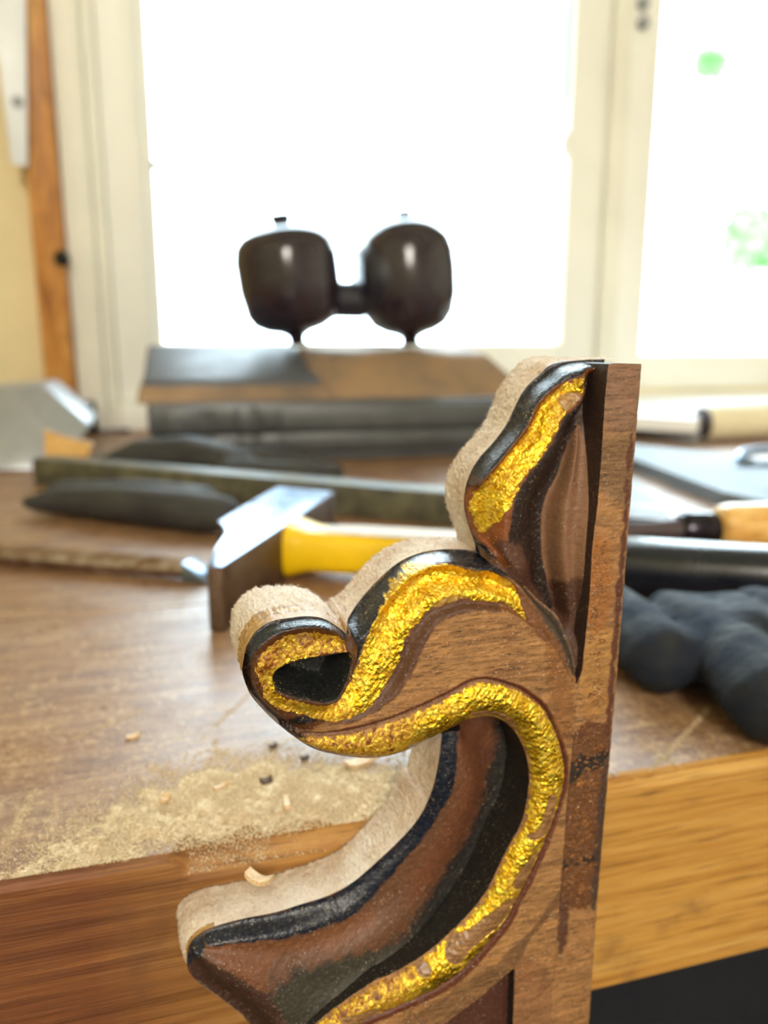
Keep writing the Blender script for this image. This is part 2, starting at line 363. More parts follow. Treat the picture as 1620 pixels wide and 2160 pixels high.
# ---------------- bench ----------------
def bench_edge():
    t = thing('workbench', (0.2, 0.4, -0.05), 'heavy wooden workbench with worn varnished plank top by window', 'workbench')
    TH = 0.0565
    xs = np.arange(X0+0.002, 1.2, 0.0015)
    xn0 = on_z(400, 1800).x; xn1 = on_z(775, 1760).x
    V = []; F = []
    rr = np.random.default_rng(3); nz = np.convolve(rr.normal(0, 1, len(xs)+40), np.ones(14)/14, 'same')[:len(xs)]; n2 = rr.normal(0, 1, len(xs))
    prof = 9
    for i, x in enumerate(xs):
        c = 0.0012 + 0.0008*nz[i]
        if xn0-0.004 < x < xn1+0.01: c += 0.0042*min(1, (x-xn0+0.004)/0.004, max(0, (xn1+0.01-x)/0.02))*(1+0.25*nz[i])
        if x > 0.07: c += 0.0015
        c = max(0.0005, c); cz = c*0.95
        w_ = 0.00012*n2[i]
        pts = [(0.158, 0), (0.03, 0), (c*1.25, 0), (c*0.85+w_, -cz*0.12), (c*0.45, -cz*0.45+w_), (c*0.12, -cz*0.85), (0, -cz*1.25), (0, -TH), (0.158, -TH)]
        for y, z in pts: V.append((x, y, z))
    for i in range(len(xs)-1):
        for j in range(prof-1):
            a = i*prof+j; F.append((a, a+prof, a+prof+1, a+1))
        a = i*prof; F.append((a+prof-1, a+2*prof-1, a+prof, a))
    F.append(tuple(range(prof))); F.append(tuple((len(xs)-1)*prof+j for j in range(prof))[::-1])
    o = mobj('plank', V, F, [M['top'], M['face']], t)
    bmx = bmesh.new(); bmx.from_mesh(o.data); bmesh.ops.recalc_face_normals(bmx, faces=bmx.faces); bmx.to_mesh(o.data); bmx.free()
    for p in o.data.polygons:
        p.material_index = 0 if p.normal.z > 0.97 else 1
        p.use_smooth = 0.05 < abs(p.normal.z) < 0.999
    y = 0.158; k = 0
    for wd in (0.13, 0.14, 0.16, 0.15, 0.18):
        y1 = min(y+wd, YW-0.0012); bm = bmesh.new(); bm_box(bm, (X0+0.002, y+0.0007, -TH), (1.2, y1, -0.0002*(k % 2)), 0.0006, 1)
        from_bm('plank', bm, M['top'], t); y = y1; k += 1
        if y1 >= YW-0.002: break
    for x in (X0+0.06, 1.05):
        for yy in (0.12, 0.72):
            bm = bmesh.new(); bm_box(bm, (x-0.04, yy-0.04, FL), (x+0.04, yy+0.04, -TH), 0.002); from_bm('leg', bm, M['under'], t)
    bm = bmesh.new(); bm_box(bm, (X0+0.1, 0.10, FL+0.1), (1.01, 0.12, -TH-0.001)); from_bm('apron', bm, M['under'], t)
    return t
bench = bench_edge()

# ---------------- carved bracket: relief built on its own plane ----------------
YG = -0.0205; BACK = -20.0
def F3(px, py, h):                            # photo outline point -> (x, z, h) on the plane lying h mm proud of the face
    p = on_y(px, py, YG - h*0.001); return (p.x, p.z, h)
def crv(pts, sub=5, closed=False, h=None):
    P = np.array([F3(p[0], p[1], (h if h is not None else p[2])) for p in pts])
    n = len(P); out = []
    for i in range(n if closed else n-1):
        if closed: a, b, c, d = P[(i-1) % n], P[i], P[(i+1) % n], P[(i+2) % n]
        else: a, b, c, d = P[max(i-1, 0)], P[i], P[i+1], P[min(i+2, n-1)]
        for k in range(sub):
            t = k/sub
            out.append(0.5*((2*b)+(-a+c)*t+(2*a-5*b+4*c-d)*t*t+(-a+3*b-3*c+d)*t**3))
    if not closed: out.append(P[-1])
    return np.array(out)
def H(pts, h): return [(a, b, h) for a, b in pts]
def Hl(pts, h0, h1):
    n = len(pts)-1; return [(a, b, h0+(h1-h0)*i/n) for i, (a, b) in enumerate(pts)]
def nearest(P, L, closed=False):
    A = L if not closed else np.vstack([L, L[:1]])
    a = A[:-1]; b = A[1:]; ab = (b-a)[:, :2]; l2 = (ab**2).sum(1)+1e-18
    D = np.empty(len(P)); Hh = np.empty(len(P)); Q = np.empty((len(P), 2))
    for s in range(0, len(P), 12000):
        p = P[s:s+12000]; ap = p[:, None, :]-a[None, :, :2]
        t = np.clip((ap*ab[None]).sum(2)/l2, 0, 1)
        dx = ap-t[:, :, None]*ab[None]; d2 = (dx**2).sum(2); i = d2.argmin(1); r = np.arange(len(p)); ti = t[r, i]
        D[s:s+12000] = np.sqrt(d2[r, i]); Hh[s:s+12000] = a[i, 2]+(b[i, 2]-a[i, 2])*ti
        Q[s:s+12000] = a[i, :2]+ab[i]*ti[:, None]
    return D, Hh, Q
def inside(P, L):
    x, z = P[:, 0], P[:, 1]; c = np.zeros(len(P), bool); n = len(L)
    for i in range(n):
        x1, z1 = L[i, :2]; x2, z2 = L[(i+1) % n, :2]
        if z1 == z2: continue
        m = ((z1 > z) != (z2 > z)) & (x < (x2-x1)*(z-z1)/(z2-z1)+x1); c ^= m
    return c
_ph = rng.uniform(0, 6.28, (4, 14)); _dr = rng.uniform(0, 6.28, (4, 14))
def fnoise(P, wl, k=0):
    s = np.zeros(len(P))
    for j in range(14):
        f = 6.28/(wl*(0.6+0.11*j)); s += np.sin(P[:, 0]*f*math.cos(_dr[k, j])+P[:, 1]*f*math.sin(_dr[k, j])+_ph[k, j])
    return s/3.2
def idw(P, curves, p=2.5):
    num = 0; den = 0
    for L in curves:
        d, h, _ = nearest(P, L); wgt = 1/(d+5e-5)**p; num = num+wgt*h; den = den+wgt
    return num/den
def sdf(P, L):
    d, h, q = nearest(P, L, True); return np.where(inside(P, L), d, -d)
sstep = lambda x: np.clip(x, 0, 1)**2*(3-2*np.clip(x, 0, 1))

# traced outlines (photo pixels)
LO = [(1298,757),(1230,760),(1166,769),(1137,793),(1109,819),(1089,854),(1067,899),(1041,934),(1012,966),(993,998),(982,1034),(980,1069),(988,1104),(1003,1146)]
LI = [(1282,778),(1247,777),(1224,788),(1189,806),(1157,828),(1131,857),(1112,899),(1086,934),(1054,973),(1028,1005),(1006,1037),(999,1069),(1003,1111),(1019,1143),(1060,1195)]
LG = [(1229,795),(1231,828),(1218,854),(1189,880),(1173,918),(1157,947),(1131,982),(1105,1015),(1089,1047),(1080,1079),(1075,1117),(1070,1146),(1090,1195)]
LD = [(1240,800),(1227,838),(1215,886),(1202,925),(1186,966),(1173,1005),(1154,1040),(1144,1072),(1141,1117),(1142,1165),(1150,1207),(1157,1239),(1167,1282)]
SL = [(1282,779),(1276,844),(1269,957),(1260,1069),(1250,1149),(1245,1239),(1242,1280),(1233,1363),(1228,1413),(1219,1440)]
AO = [(733,1308),(753,1276),(779,1244),(807,1215),(843,1186),(884,1168),(929,1160),(975,1160),(1009,1164)]
AO2 = [(1009,1164),(1040,1182),(1070,1203),(1097,1227),(1137,1267),(1173,1297),(1193,1340),(1207,1380),(1214,1436)]
AI = [(701,1481),(718,1472),(727,1456),(743,1423),(759,1385),(769,1356),(788,1318),(807,1282),(830,1253),(859,1224),(891,1204),(923,1194),(962,1192),(1000,1202),(1040,1203),(1080,1225),(1110,1258),(1150,1310),(1185,1370),(1205,1430)]
AG = [(673,1513),(705,1517),(737,1510),(769,1497),(795,1472),(820,1436),(840,1404),(852,1369),(862,1343),(891,1305),(907,1287),(943,1277),(977,1267),(1020,1273),(1070,1277),(1113,1310)]
AF = [(690,1530),(735,1527),(780,1510),(815,1486),(847,1457),(880,1397),(903,1347),(925,1315),(963,1297),(1010,1289),(1060,1292),(1100,1308),(1140,1345),(1175,1390),(1205,1436)]
VO = [(515,1392),(522,1362),(544,1330),(576,1311),(615,1304),(647,1301),(679,1305),(705,1319),(733,1341)]
VI = [(530,1405),(540,1375),(570,1348),(600,1333),(640,1325),(680,1326),(712,1337),(728,1352)]
VL = [(515,1392),(513,1420),(528,1462),(551,1491),(583,1523),(624,1555),(660,1577),(705,1590),(769,1598),(817,1594),(865,1579)]
EYE = [(735,1376),(705,1380),(660,1387),(621,1396),(592,1406),(576,1420),(573,1436),(583,1456),(608,1468),(647,1478),(685,1484),(711,1476),(727,1450),(738,1420),(744,1392)]
GI = [(865,1579),(920,1553),(960,1533),(993,1518),(1037,1513),(1070,1527),(1093,1553),(1110,1590),(1117,1625),(1117,1660),(1110,1707),(1097,1747),(1073,1790),(1050,1837),(1027,1883),(993,1927),(953,1967),(913,2003),(870,2033),(820,2060),(784,2076),(725,2116),(690,2142),(640,2190),(560,2300)]
GO = [(640,1553),(700,1551),(760,1540),(820,1523),(870,1503),(937,1473),(993,1443),(1033,1438),(1087,1453),(1120,1473),(1147,1497),(1170,1540),(1183,1580),(1190,1617),(1188,1657),(1177,1700),(1153,1763),(1137,1800),(1113,1853),(1087,1900),(1067,1940),(1027,1990),(987,2033),(953,2063),(903,2093),(820,2130),(750,2165),(650,2300)]
BL = [(1219,1440),(1212,1500),(1205,1600),(1195,1700),(1188,1800),(1180,1900),(1172,2000),(1163,2100),(1158,2200),(1150,2300)]
RE = [(1236,2300),(1246,2160),(1265,1890),(1285,1660),(1305,1430),(1325,1180),(1341,980),(1358,770)]
CO = [(933,1548,-6),(927,1600,-6),(917,1650,-6),(903,1690,-6.5),(883,1727,-7),(853,1763,-8),(814,1801,-8.5),(747,1860,-9),(692,1890,-9),(636,1908,-9),(581,1925,-9),(507,1940,-9),(451,1956,-9),(421,1971,-9),(399,1997,-9),(396,2041,-9)]
CO2 = [(396,2041,-9),(414,2067,-9),(470,2108,-9),(495,2127,-9),(525,2156,-9),(560,2220,-9),(585,2300,-9)]
CI = [(967,1540,-5.5),(963,1607,-5.5),(953,1673,-6),(920,1727,-7),(887,1777,-7.5),(821,1850,-8),(784,1893,-8),(747,1930,-7.5),(673,1960,-6.5),(599,1979,-6),(507,1990,-6),(435,1997,-6.5)]
CM = [(1045,1545,-12.5),(1055,1640,-12.5),(1030,1750,-12),(960,1860,-10.5),(875,1950,-7.5),(780,2010,-5.5),(670,2060,-4.5)]
FR = [(410,2010,-6.5),(466,2041,-4.5),(547,2090,-3.5),(600,2150,-3.0),(640,2300,-3)]
HID = [(960,1500,-13),(1060,1478,-13),(1140,1520,-13),(1165,1600,-13),(1160,1680,-13),(1140,1760,-12.5),(1095,1860,-10.5),(1045,1930,-7.5),(990,1985,-5),(915,2045,-3.4),(820,2095,-2.8),(750,2135,-2.4),(700,2190,-2.4),(650,2300,-2.4)]
RC = [(1086,2040),(1082,2160),(1076,2300),(800,2300),(940,2158),(1020,2098)]

cLO = crv(Hl(LO, -10, -10)); cLI = crv(H(LI, -4.5)); cLG = crv(H(LG, -2.8)); cLD = crv(Hl(LD, -7.5, -9.5)); cSL = crv([(a, b, -5.5+3.5*min(1, max(0, (b-800)/330))) for a, b in SL])
cAO = crv([(733,1308,-7)]+H(AO[1:], -10)); cAO2 = crv(Hl(AO2, -9, -1.0)); cAI = crv(Hl(AI[:14], -1.5, -4)[:8]+Hl(AI[8:], -3.6, -0.9))
cAG = crv(Hl(AG[:5], 0.2, -0.8)+H(AG[5:], -1.6)); cAF = crv(H(AF, 0.0)); cVO = crv(Hl(VO, -1.0, -2.0)); cVI = crv(H(VI, 1.4))
cVL = crv(Hl(VL, -1.0, -3.0)); cEYE = crv(H(EYE, 1.0), closed=True); cGI = crv(H(GI, -1.2)); cGO = crv(H(GO, 0.0))
cCO = crv(CO); cCO2 = crv(CO2); cCI = crv(CI); cCM = crv(CM); cFR = crv(FR); cHID = crv(HID)
VM = crv([(548,1408,2.2),(542,1440,1.8),(556,1470,1.2),(590,1500,0.6),(640,1518,0.2),(690,1530,0)])
cGV = np.vstack([cVL[cVL[:, 0] > F3(640, 1560, -2)[0]], cGI])
LBP = np.vstack([cGO, cGV[::-1]])
BZ = np.vstack([cAO, cAO2, cAF[::-1], crv(H([(690,1530),(640,1541),(590,1535)], 0), 2), crv(H([(583,1523),(551,1491),(528,1462),(513,1420),(515,1392)], -2), 3), cVO])

def H_face(P):
    h = np.zeros(len(P)); ins = inside(P, BZ)
    d, hh, q = nearest(P, BZ, True); ins |= (d < 3e-4) & (nearest(P, cAF)[0] > 6e-4)
    if ins.any(): h[ins] = idw(P[ins], [cAO, cAO2, cAI, cAG, cAF, cVO, cVI, cVL, cEYE, VM])
    lb = inside(P, LBP) | (nearest(P, cGV)[0] < 2e-4)
    if lb.any():
        d1, _, _ = nearest(P[lb], cGO); d2, _, _ = nearest(P[lb], cGV); t = d1/(d1+d2+1e-9)
        hb = 1.0*np.sin(math.pi*t)**0.8 - 1.6*t**4; h[lb] = np.where(ins[lb], h[lb]*0.5+hb*0.5, hb)
    rest = ~ins & ~lb; d, _, _ = nearest(P[rest], cGO); h[rest] -= 0.9*np.exp(-(d/0.00045)**2)
    dl, _, _ = nearest(P, cVL); h -= 2.2*np.exp(-dl/0.0009)
    e = inside(P, cEYE)
    if e.any():
        d, _, _ = nearest(P[e], cEYE, True); h[e] = 1.0-8.5*sstep(d/0.0028)**0.8
    return h
def H_leaf(P):
    h = idw(P, [cLO, cLI, cLG, cLD]); d1, _, _ = nearest(P, cLI); d2, _, _ = nearest(P, cLG)
    return h + 0.8*np.exp(-((d1-d2)/0.0015)**2)*np.exp(-((d1+d2)/0.008)**2)
RIB = crv([(1222,900,-6.0),(1212,980,-4.8),(1200,1060,-4.2),(1195,1150,-4.2),(1200,1230,-4.4),(1210,1330,-4.5)])
def H_hollow(P): return idw(P, [cLD, cSL, RIB])
def H_batten(P):
    d, _, _ = nearest(P, crv(H(RE, 0.0), 2)); d2, _, _ = nearest(P, crv(H(BL, 0.0), 3)); return -0.7*np.exp(-d/0.0009) - 0.35*np.exp(-(d2/0.00035)**2)+0.0*d
def H_cove(P):
    h = idw(P, [cCO, cCO2, cCI, cCM, cFR, cHID], 2.5); return h
def H_rec(P):
    d, _, _ = nearest(P, crv(H([(1086,2040),(1082,2160),(1076,2300)], -1), 3)); return -1.2-1.8*np.exp(-d/0.004)

def relief(name, contours, Hf, mat, parent, step=0.0002, skirt=-19.3, off=0.0, micro=0.05, paint=None, ragged=0.0, attrs=None, skcol=(24,19,18), rimlim=True, **k):
    allp = np.vstack(contours); x0, z0 = allp[:, :2].min(0)-2*step; x1, z1 = allp[:, :2].max(0)+2*step
    nx = int((x1-x0)/step)+1; nz = int((z1-z0)/step)+1
    gx, gz = np.meshgrid(x0+np.arange(nx)*step, z0+np.arange(nz)*step, indexing='ij'); P = np.stack([gx.ravel(), gz.ravel()], 1)
    ins = np.zeros(len(P), bool)
    for L in contours: ins ^= inside(P, L)
    if ragged > 0:
        dmin = np.full(len(P), 1e9)
        for L in contours: dmin = np.minimum(dmin, nearest(P, L, True)[0])
        ins &= ~((dmin < ragged*(0.5+0.5*fnoise(P, 0.0014))))
    I = ins.reshape(nx, nz); cell = I[:-1, :-1] | I[1:, :-1] | I[1:, 1:] | I[:-1, 1:]
    if ragged > 0: cell = I[:-1, :-1] & I[1:, :-1] & I[1:, 1:] & I[:-1, 1:]
    ci, cj = np.nonzero(cell); idx = lambda a, b: a*nz+b
    Q = np.stack([idx(ci, cj), idx(ci+1, cj), idx(ci+1, cj+1), idx(ci, cj+1)], 1)   # facing -y
    used = np.unique(Q); remap = -np.ones(len(P), int); remap[used] = np.arange(len(used)); Q = remap[Q]
    U = P[used].copy(); iu = ins[used]
    if ragged == 0:
        ou = np.nonzero(~iu)[0]; best = np.full(len(ou), 1e9); bq = U[ou].copy()
        for L in contours:
            d, _, q = nearest(U[ou], L, True); m = d < best; best[m] = d[m]; bq[m] = q[m]
        U[ou] = bq
    h = Hf(U)+off
    if micro: h = h + micro*fnoise(U, 0.0022, 1)*0.6 + micro*0.6*fnoise(U, 0.0008, 2)
    n = len(U); V = np.stack([U[:, 0], np.full(n, YG)-h*0.001, U[:, 1]], 1)
    # boundary edges
    E = np.vstack([Q[:, [0, 1]], Q[:, [1, 2]], Q[:, [2, 3]], Q[:, [3, 0]]]); key = np.sort(E, 1); kk = key[:, 0]*n+key[:, 1]
    u_, inv, cnt = np.unique(kk, return_inverse=True, return_counts=True); be = E[cnt[inv] == 1]
    bv = np.unique(be); bm_ = -np.ones(n, int); bm_[bv] = n+np.arange(len(bv))
    sk = V[bv].copy(); sk[:, 1] = (YG-skirt*0.001) if off == 0 else sk[:, 1]+0.0003
    if off == 0 and rimlim:
        nr_ = nearest(U[bv], rim)[0] < 0.0003; sk[nr_, 1] = V[bv][nr_, 1]+0.0005
    nbv = len(bv); V2 = np.vstack([V, V[bv], sk]); SQ = np.stack([bm_[be[:, 1]], bm_[be[:, 0]], bm_[be[:, 0]]+nbv, bm_[be[:, 1]]+nbv], 1)
    faces = np.vstack([Q, SQ]); T = np.array(parent.location)
    me = bpy.data.meshes.new(name); me.vertices.add(len(V2)); me.vertices.foreach_set('co', (V2-T).ravel().astype(np.float32))
    me.loops.add(faces.size); me.loops.foreach_set('vertex_index', faces.ravel().astype(np.int32))
    me.polygons.add(len(faces)); me.polygons.foreach_set('loop_start', (np.arange(len(faces))*4).astype(np.int32))
    me.update(calc_edges=True); me.validate()
    sm = np.ones(len(me.polygons), bool); sm[len(Q):] = False
    me.polygons.foreach_set('use_smooth', sm)
    allU = np.vstack([U, U[bv], U[bv]])
    if paint:
        col, gloss, plain = paint(allU)
        if skcol: col[n:] = np.array(srgb(*skcol)[:3]); gloss[n:] = 0.1; plain[n:] = 0  # side walls behind the rims: deep shade put into the stain colour
        a = me.attributes.new('stain', 'FLOAT_COLOR', 'POINT'); a.data.foreach_set('color', np.hstack([col, np.ones((len(col), 1))]).ravel().astype(np.float32))
        a = me.attributes.new('gloss', 'FLOAT', 'POINT'); a.data.foreach_set('value', gloss.astype(np.float32))
        a = me.attributes.new('plain', 'FLOAT', 'POINT'); a.data.foreach_set('value', plain.astype(np.float32))
    if attrs:
        for nm, fn in attrs.items():
            a = me.attributes.new(nm, 'FLOAT', 'POINT'); a.data.foreach_set('value', fn(allU).astype(np.float32))
    me.materials.append(mat); o = bpy.data.objects.new(name, me); put(o, parent, **k); return o

class Paint:
    def __init__(s, base, gloss=0.0, plain=1.0): s.ops = []; s.base = base; s.g = gloss; s.p = plain
    def add(s, poly, rgb, soft=0.3, amp=0.3, gloss=0.0, plain=0.0, alpha=1.0): s.ops.append((poly, rgb, soft*1e-3, amp*1e-3, gloss, plain, alpha)); return s
    def __call__(s, P):
        n = len(P); col = np.tile(np.array(srgb(*s.base)[:3]), (n, 1)); g = np.full(n, s.g, float); p = np.full(n, s.p, float)
        for k, (poly, rgb, soft, amp, gl, pl, al) in enumerate(s.ops):
            d = sdf(P, poly)+amp*fnoise(P, 0.003, k % 4)*0.6+amp*0.3*fnoise(P, 0.0008, (k+1) % 4); a = sstep(d/soft*0.5+0.5)*al
            col = col*(1-a[:, None])+np.array(srgb(*rgb)[:3])*a[:, None]; g = g*(1-a)+gl*a; p = p*(1-a)+pl*a
        return col, g, p
def poly(pts, h=0.0, sub=4): return crv(H(pts, h), sub, closed=True)

b0 = on_y(1000, 2200, YG)
br = thing('carved_bracket', (b0.x, YG, b0.z), 'carved wooden scroll bracket with worn gold leaf, upright before the bench edge', 'carving')
Tbr = np.array(br.location)
BROWN = (170, 124, 76)
# pale sawn edge ribbon (rim -> back), plus back cap
rim = np.vstack([cLO, crv([(1003,1146,-10),(1004,1160,-10)], 2), cAO[::-1], crv([(733,1312,-5),(733,1338,-2)], 3), cVO[::-1], cVL, crv([(865,1579,-4),(900,1562,-5),(931,1550,-6)], 3), cCO, cCO2])
keep = [0]
for i in range(1, len(rim)):
    if np.hypot(*(rim[i]-rim[keep[-1]])[:2]) > 1e-4: keep.append(i)
rim = rim[keep]
def resample(L, ds):
    s = np.r_[0, np.cumsum(np.hypot(*np.diff(L[:, :2], axis=0).T))]; t = np.arange(0, s[-1], ds)
    return np.stack([np.interp(t, s, L[:, j]) for j in range(3)], 1)
rim = resample(rim, 0.00025); nr = len(rim)
tg = np.gradient(rim[:, :2], axis=0); tg = np.array([np.convolve(tg[:, i], np.ones(5)/5, 'same') for i in (0, 1)]).T; tg /= np.linalg.norm(tg, axis=1)[:, None]+1e-12
nrm = np.stack([tg[:, 1], -tg[:, 0]], 1)      # outward for this winding?
test = rim[::20, :2]+nrm[::20]*0.0006
full = np.vstack([rim, crv(H(RE, 0.0), 3)])
if inside(test, full).mean() > 0.5: nrm = -nrm
foot = F3(385, 1960, -14); df = np.hypot(rim[:, 0]-foot[0], rim[:, 1]-foot[1]); flare = np.exp(-(df/0.006)**2)*0.0016
tp = F3(1150, 765, -10); dt_ = np.hypot(rim[:, 0]-tp[0], rim[:, 1]-tp[1]); flare = flare+np.exp(-(dt_/0.0065)**2)*0.0010
st0 = F3(903, 1692, -6); ds_ = np.hypot(rim[:, 0]-st0[0], rim[:, 1]-st0[1]); flare = flare+np.where((rim[:, 1] < st0[1]) & (rim[:, 0] < st0[0]), np.exp(-(ds_/0.010)**2)*0.0010, 0)
lob = F3(520, 1330, -5); dl_ = np.hypot(rim[:, 0]-lob[0], rim[:, 1]-lob[1]); flare = flare+np.exp(-(dl_/0.006)**2)*0.0006
NR = 28; Vr = []
rr = rng.normal(0, 1, (nr, NR+1)); rr = (rr+np.roll(rr, 1, 0)+np.roll(rr, 1, 1))/3
for j in range(NR+1):
    t = j/NR; hh = rim[:, 2]*(1-t)+BACK*t
    wav = 0.10*np.sin(np.arange(nr)*0.05+t*5)+0.20*rr[:, j]*(0 if j in (0,) else 1)
    o_ = 0.00010+flare*sstep(t*2.2)+0.0010*0.001*0+wav*0.001*sstep(t*4)
    Vr.append(np.stack([rim[:, 0]+nrm[:, 0]*o_, YG-hh*0.001, rim[:, 1]+nrm[:, 1]*o_], 1))
Vr = np.vstack(Vr); Fr = [(j*nr+i, j*nr+i+1, (j+1)*nr+i+1, (j+1)*nr+i) for j in range(NR) for i in range(nr-1)]
re3 = crv(H(RE, 0.0), 3); nb = len(Vr); cap = [NR*nr+i for i in range(0, nr, 3)]+[nb+i for i in range(len(re3))]
Vr = np.vstack([Vr, np.stack([re3[:, 0]-0.0003, np.full(len(re3), YG-BACK*0.001), re3[:, 1]], 1)])
Fr.append(tuple(cap))
se = mobj('sawn_edge', [tuple(v) for v in Vr], Fr, [M['pale'], M['ochre']], br, smooth=True, label='pale freshly sawn edge')
px_l = F3(500, 1400, -3)[0]; px_r = F3(735, 1300, -3)[0]; zl_ = F3(500, 1460, -3)[1]; zh_ = F3(500, 1280, -3)[1]
och = np.where((rim[:, 0] < px_r) & (rim[:, 1] > zl_) & (rim[:, 1] < zh_), 9, 0)+np.where(df < 0.007, 3, 0)+np.where(rim[:, 1] > F3(1200, 790, -10)[1], 3, 0)
mi = np.zeros(len(Fr), np.int32)
for j in range(10): mi[j*(nr-1):(j+1)*(nr-1)] = (j < och[:-1])
se.data.polygons.foreach_set('material_index', mi)
# fuzz of torn fibres on the saw cut
fv = []; ff = []
for i in range(2600):
    k = int(rng.integers(0, nr)); 
    if rim[k, 1] < F3(600, 1500, 0)[1] and rng.random() < 0.5: continue
    t = 1.0 if rng.random() < 0.75 else rng.random()
    hh = rim[k, 2]*(1-t)+BACK*t; b = np.array([rim[k, 0]+nrm[k, 0]*(1e-4+flare[k]*min(1, t*2.2)), YG-hh*0.001, rim[k, 1]+nrm[k, 1]*(1e-4+flare[k]*min(1, t*2.2))])
    d = np.array([nrm[k, 0]+rng.normal(0, .7), rng.normal(0, .6), nrm[k, 1]+rng.normal(0, .7)]); L = rng.uniform(0.0001, 0.0006); d = d/np.linalg.norm(d)*L
    s = rng.normal(0, 1, 3); s = s/np.linalg.norm(s)*0.00005; a = len(fv)
    fv += [b-s, b+s, b+d*0.6+rng.normal(0, 5e-5, 3), b+d]; ff += [(a, a+1, a+2), (a, a+2, a+3)]
mobj('fibre_fuzz', [tuple(v) for v in fv], ff, M['pale'], br, kind='stuff')

# scroll face
und = Hl(AO2, -9, -1.0)
face_c = np.vstack([cAO, cAO2, crv(H(BL, 0.0)), crv(H([(1150,2300),(900,2300),(560,2300)], 0), 2), cGI[::-1], cVL[::-1], cVO])
rec_c = poly(RC, 0, 1)
BLUEK = (26, 29, 40); UMB = (62, 38, 26)
pf = Paint(BROWN, 0.25, 1.0)
pf.add(np.vstack([cAO, cAO2[:-1], crv(H([(1190,1410),(1170,1368),(1133,1327),(1100,1287),(1060,1250)], -1)), cAI[::-1][12:]]) , (70, 58, 48), .3, .3, .45, .1)
pf.add(np.vstack([cAI, cAF[::-1]]), (112, 68, 36), .3, .3, .35, .2)
pf.add(np.vstack([cAO, crv(H([(1009,1164),(1060,1205),(1040,1203),(1000,1202)], -5), 2), cAI[::-1][np.searchsorted(-cAI[::-1][:, 0], -F3(1000, 1200, -3)[0]):]]), BLUEK, .25, .2, 1.0, 0)
pf.add(np.vstack([cAG[:np.searchsorted(cAG[:, 0], F3(1060, 1277, -1.6)[0])], crv(H([(1060,1292),(1010,1289),(963,1297),(925,1315),(903,1347),(880,1397),(847,1457),(815,1486),(780,1510),(735,1527)], 0))]), (84, 50, 32), .25, .2, .3, .2)
pf.add(poly([(800,1330),(860,1360),(830,1420),(790,1470),(740,1500),(760,1420)], 0), (70, 42, 24), .4, .3, .5, 0)
pf.add(poly([(508,1400),(505,1360),(540,1320),(600,1296),(660,1292),(715,1312),(745,1350),(760,1380),(740,1440),(720,1490),(640,1550),(560,1510),(515,1450)], 0), (84, 46, 18), .3, .2, .6, 0)
pf.add(np.vstack([cVO, cVI[::-1]]), (30, 34, 44), .25, .15, 1.0, 0)
pf.add(poly([(512,1385),(530,1405),(532,1440),(560,1485),(620,1530),(700,1570),(800,1580),(820,1597),(700,1594),(600,1545),(530,1480)], -2), (38, 20, 14), .3, .3, .8, 0)
pf.add(cEYE, (16, 18, 18), .15, .15, .15, 0)
pf.add(poly([(610,1517),(640,1510),(668,1519),(640,1528),(614,1530)], 0), (12, 10, 10), .15, .05, .3, 0)
pf.add(np.vstack([cGO+np.array([0, 0, 0]), crv(H([(660,2300),(760,2180),(830,2142),(915,2105),(965,2075),(1000,2043),(1040,1998),(1080,1948),(1100,1905),(1125,1858),(1148,1805),(1165,1765),(1186,1703),(1198,1657),(1200,1615),(1193,1575),(1180,1535),(1156,1490),(1127,1463),(1090,1442),(1035,1427),(990,1432),(930,1464),(865,1493),(815,1513),(755,1530)], 0))]), (92, 44, 24), .2, .1, .4, 0)
pf.add(poly([(1060,2020),(1120,1960),(1180,1880),(1186,1900),(1120,1980),(1090,2042)], 0), (120, 84, 52), .3, .2, .2, .8)
pf.add(poly([(960,2085),(1080,2040),(1083,2300),(700,2300),(760,2230)], 0), (132, 94, 58), .8, .5, .2, 1)
pf.add(poly([(1085,2045),(1165,2060),(1155,2300),(1078,2300)], 0), (150, 104, 66), .6, .4, .2, .8)
pf.add(poly([(1150,1340),(1190,1400),(1212,1440),(1208,1560),(1188,1560),(1160,1470)], 0), (146, 98, 52), .6, .5, .3, 1)
scroll = relief('scroll_face', [face_c, rec_c], H_face, M['carved'], br, paint=pf)
relief('recess', [poly([(1096,2025),(1092,2160),(1086,2300),(785,2300),(925,2160),(1010,2095)], -2, 1)], H_rec, M['carved'], br, step=0.0004, paint=Paint((74, 38, 26), .2, .2))
# leaf
leaf_c = np.vstack([cLO, crv(Hl([(1005,1162),(1035,1192),(1065,1213),(1090,1240),(1130,1280),(1165,1310)], -9, -9.5)), cLD[::-1], crv(H([(1282,781)], -9), 1)]) if False else np.vstack([cLO[2:], crv(Hl([(1005,1165),(1035,1195),(1065,1218),(1090,1245),(1130,1285),(1160,1300)], -9, -9.5)), cLD[::-1], np.array([F3(1262, 790, -8.5), F3(1276, 776, -9)])])
pl = Paint((88, 58, 42), .4, .3)
pl.add(np.vstack([cLG, np.array([F3(1167, 1300, -9)]), cLD[::-1]]), (38, 24, 20), .3, .2, .45, 0)
pl.add(poly([(1229,790),(1285,778),(1280,840),(1230,860)], -7), (54, 34, 26), .3, .2, .2, .1)
pl.add(np.vstack([cLI, cLG[::-1]]), (120, 62, 18), .2, .2, .6, 0)
pl.add(poly([(1030,1140),(1075,1140),(1120,1220),(1160,1290),(1090,1240)], -8), (84, 50, 38), .5, .4, .2, .4)
pl.add(np.vstack([cLO, cLI[::-1]]), BLUEK, .2, .15, 1.0, 0)
leaf = relief('leaf', [leaf_c], H_leaf, M['carved'], br, paint=pl)
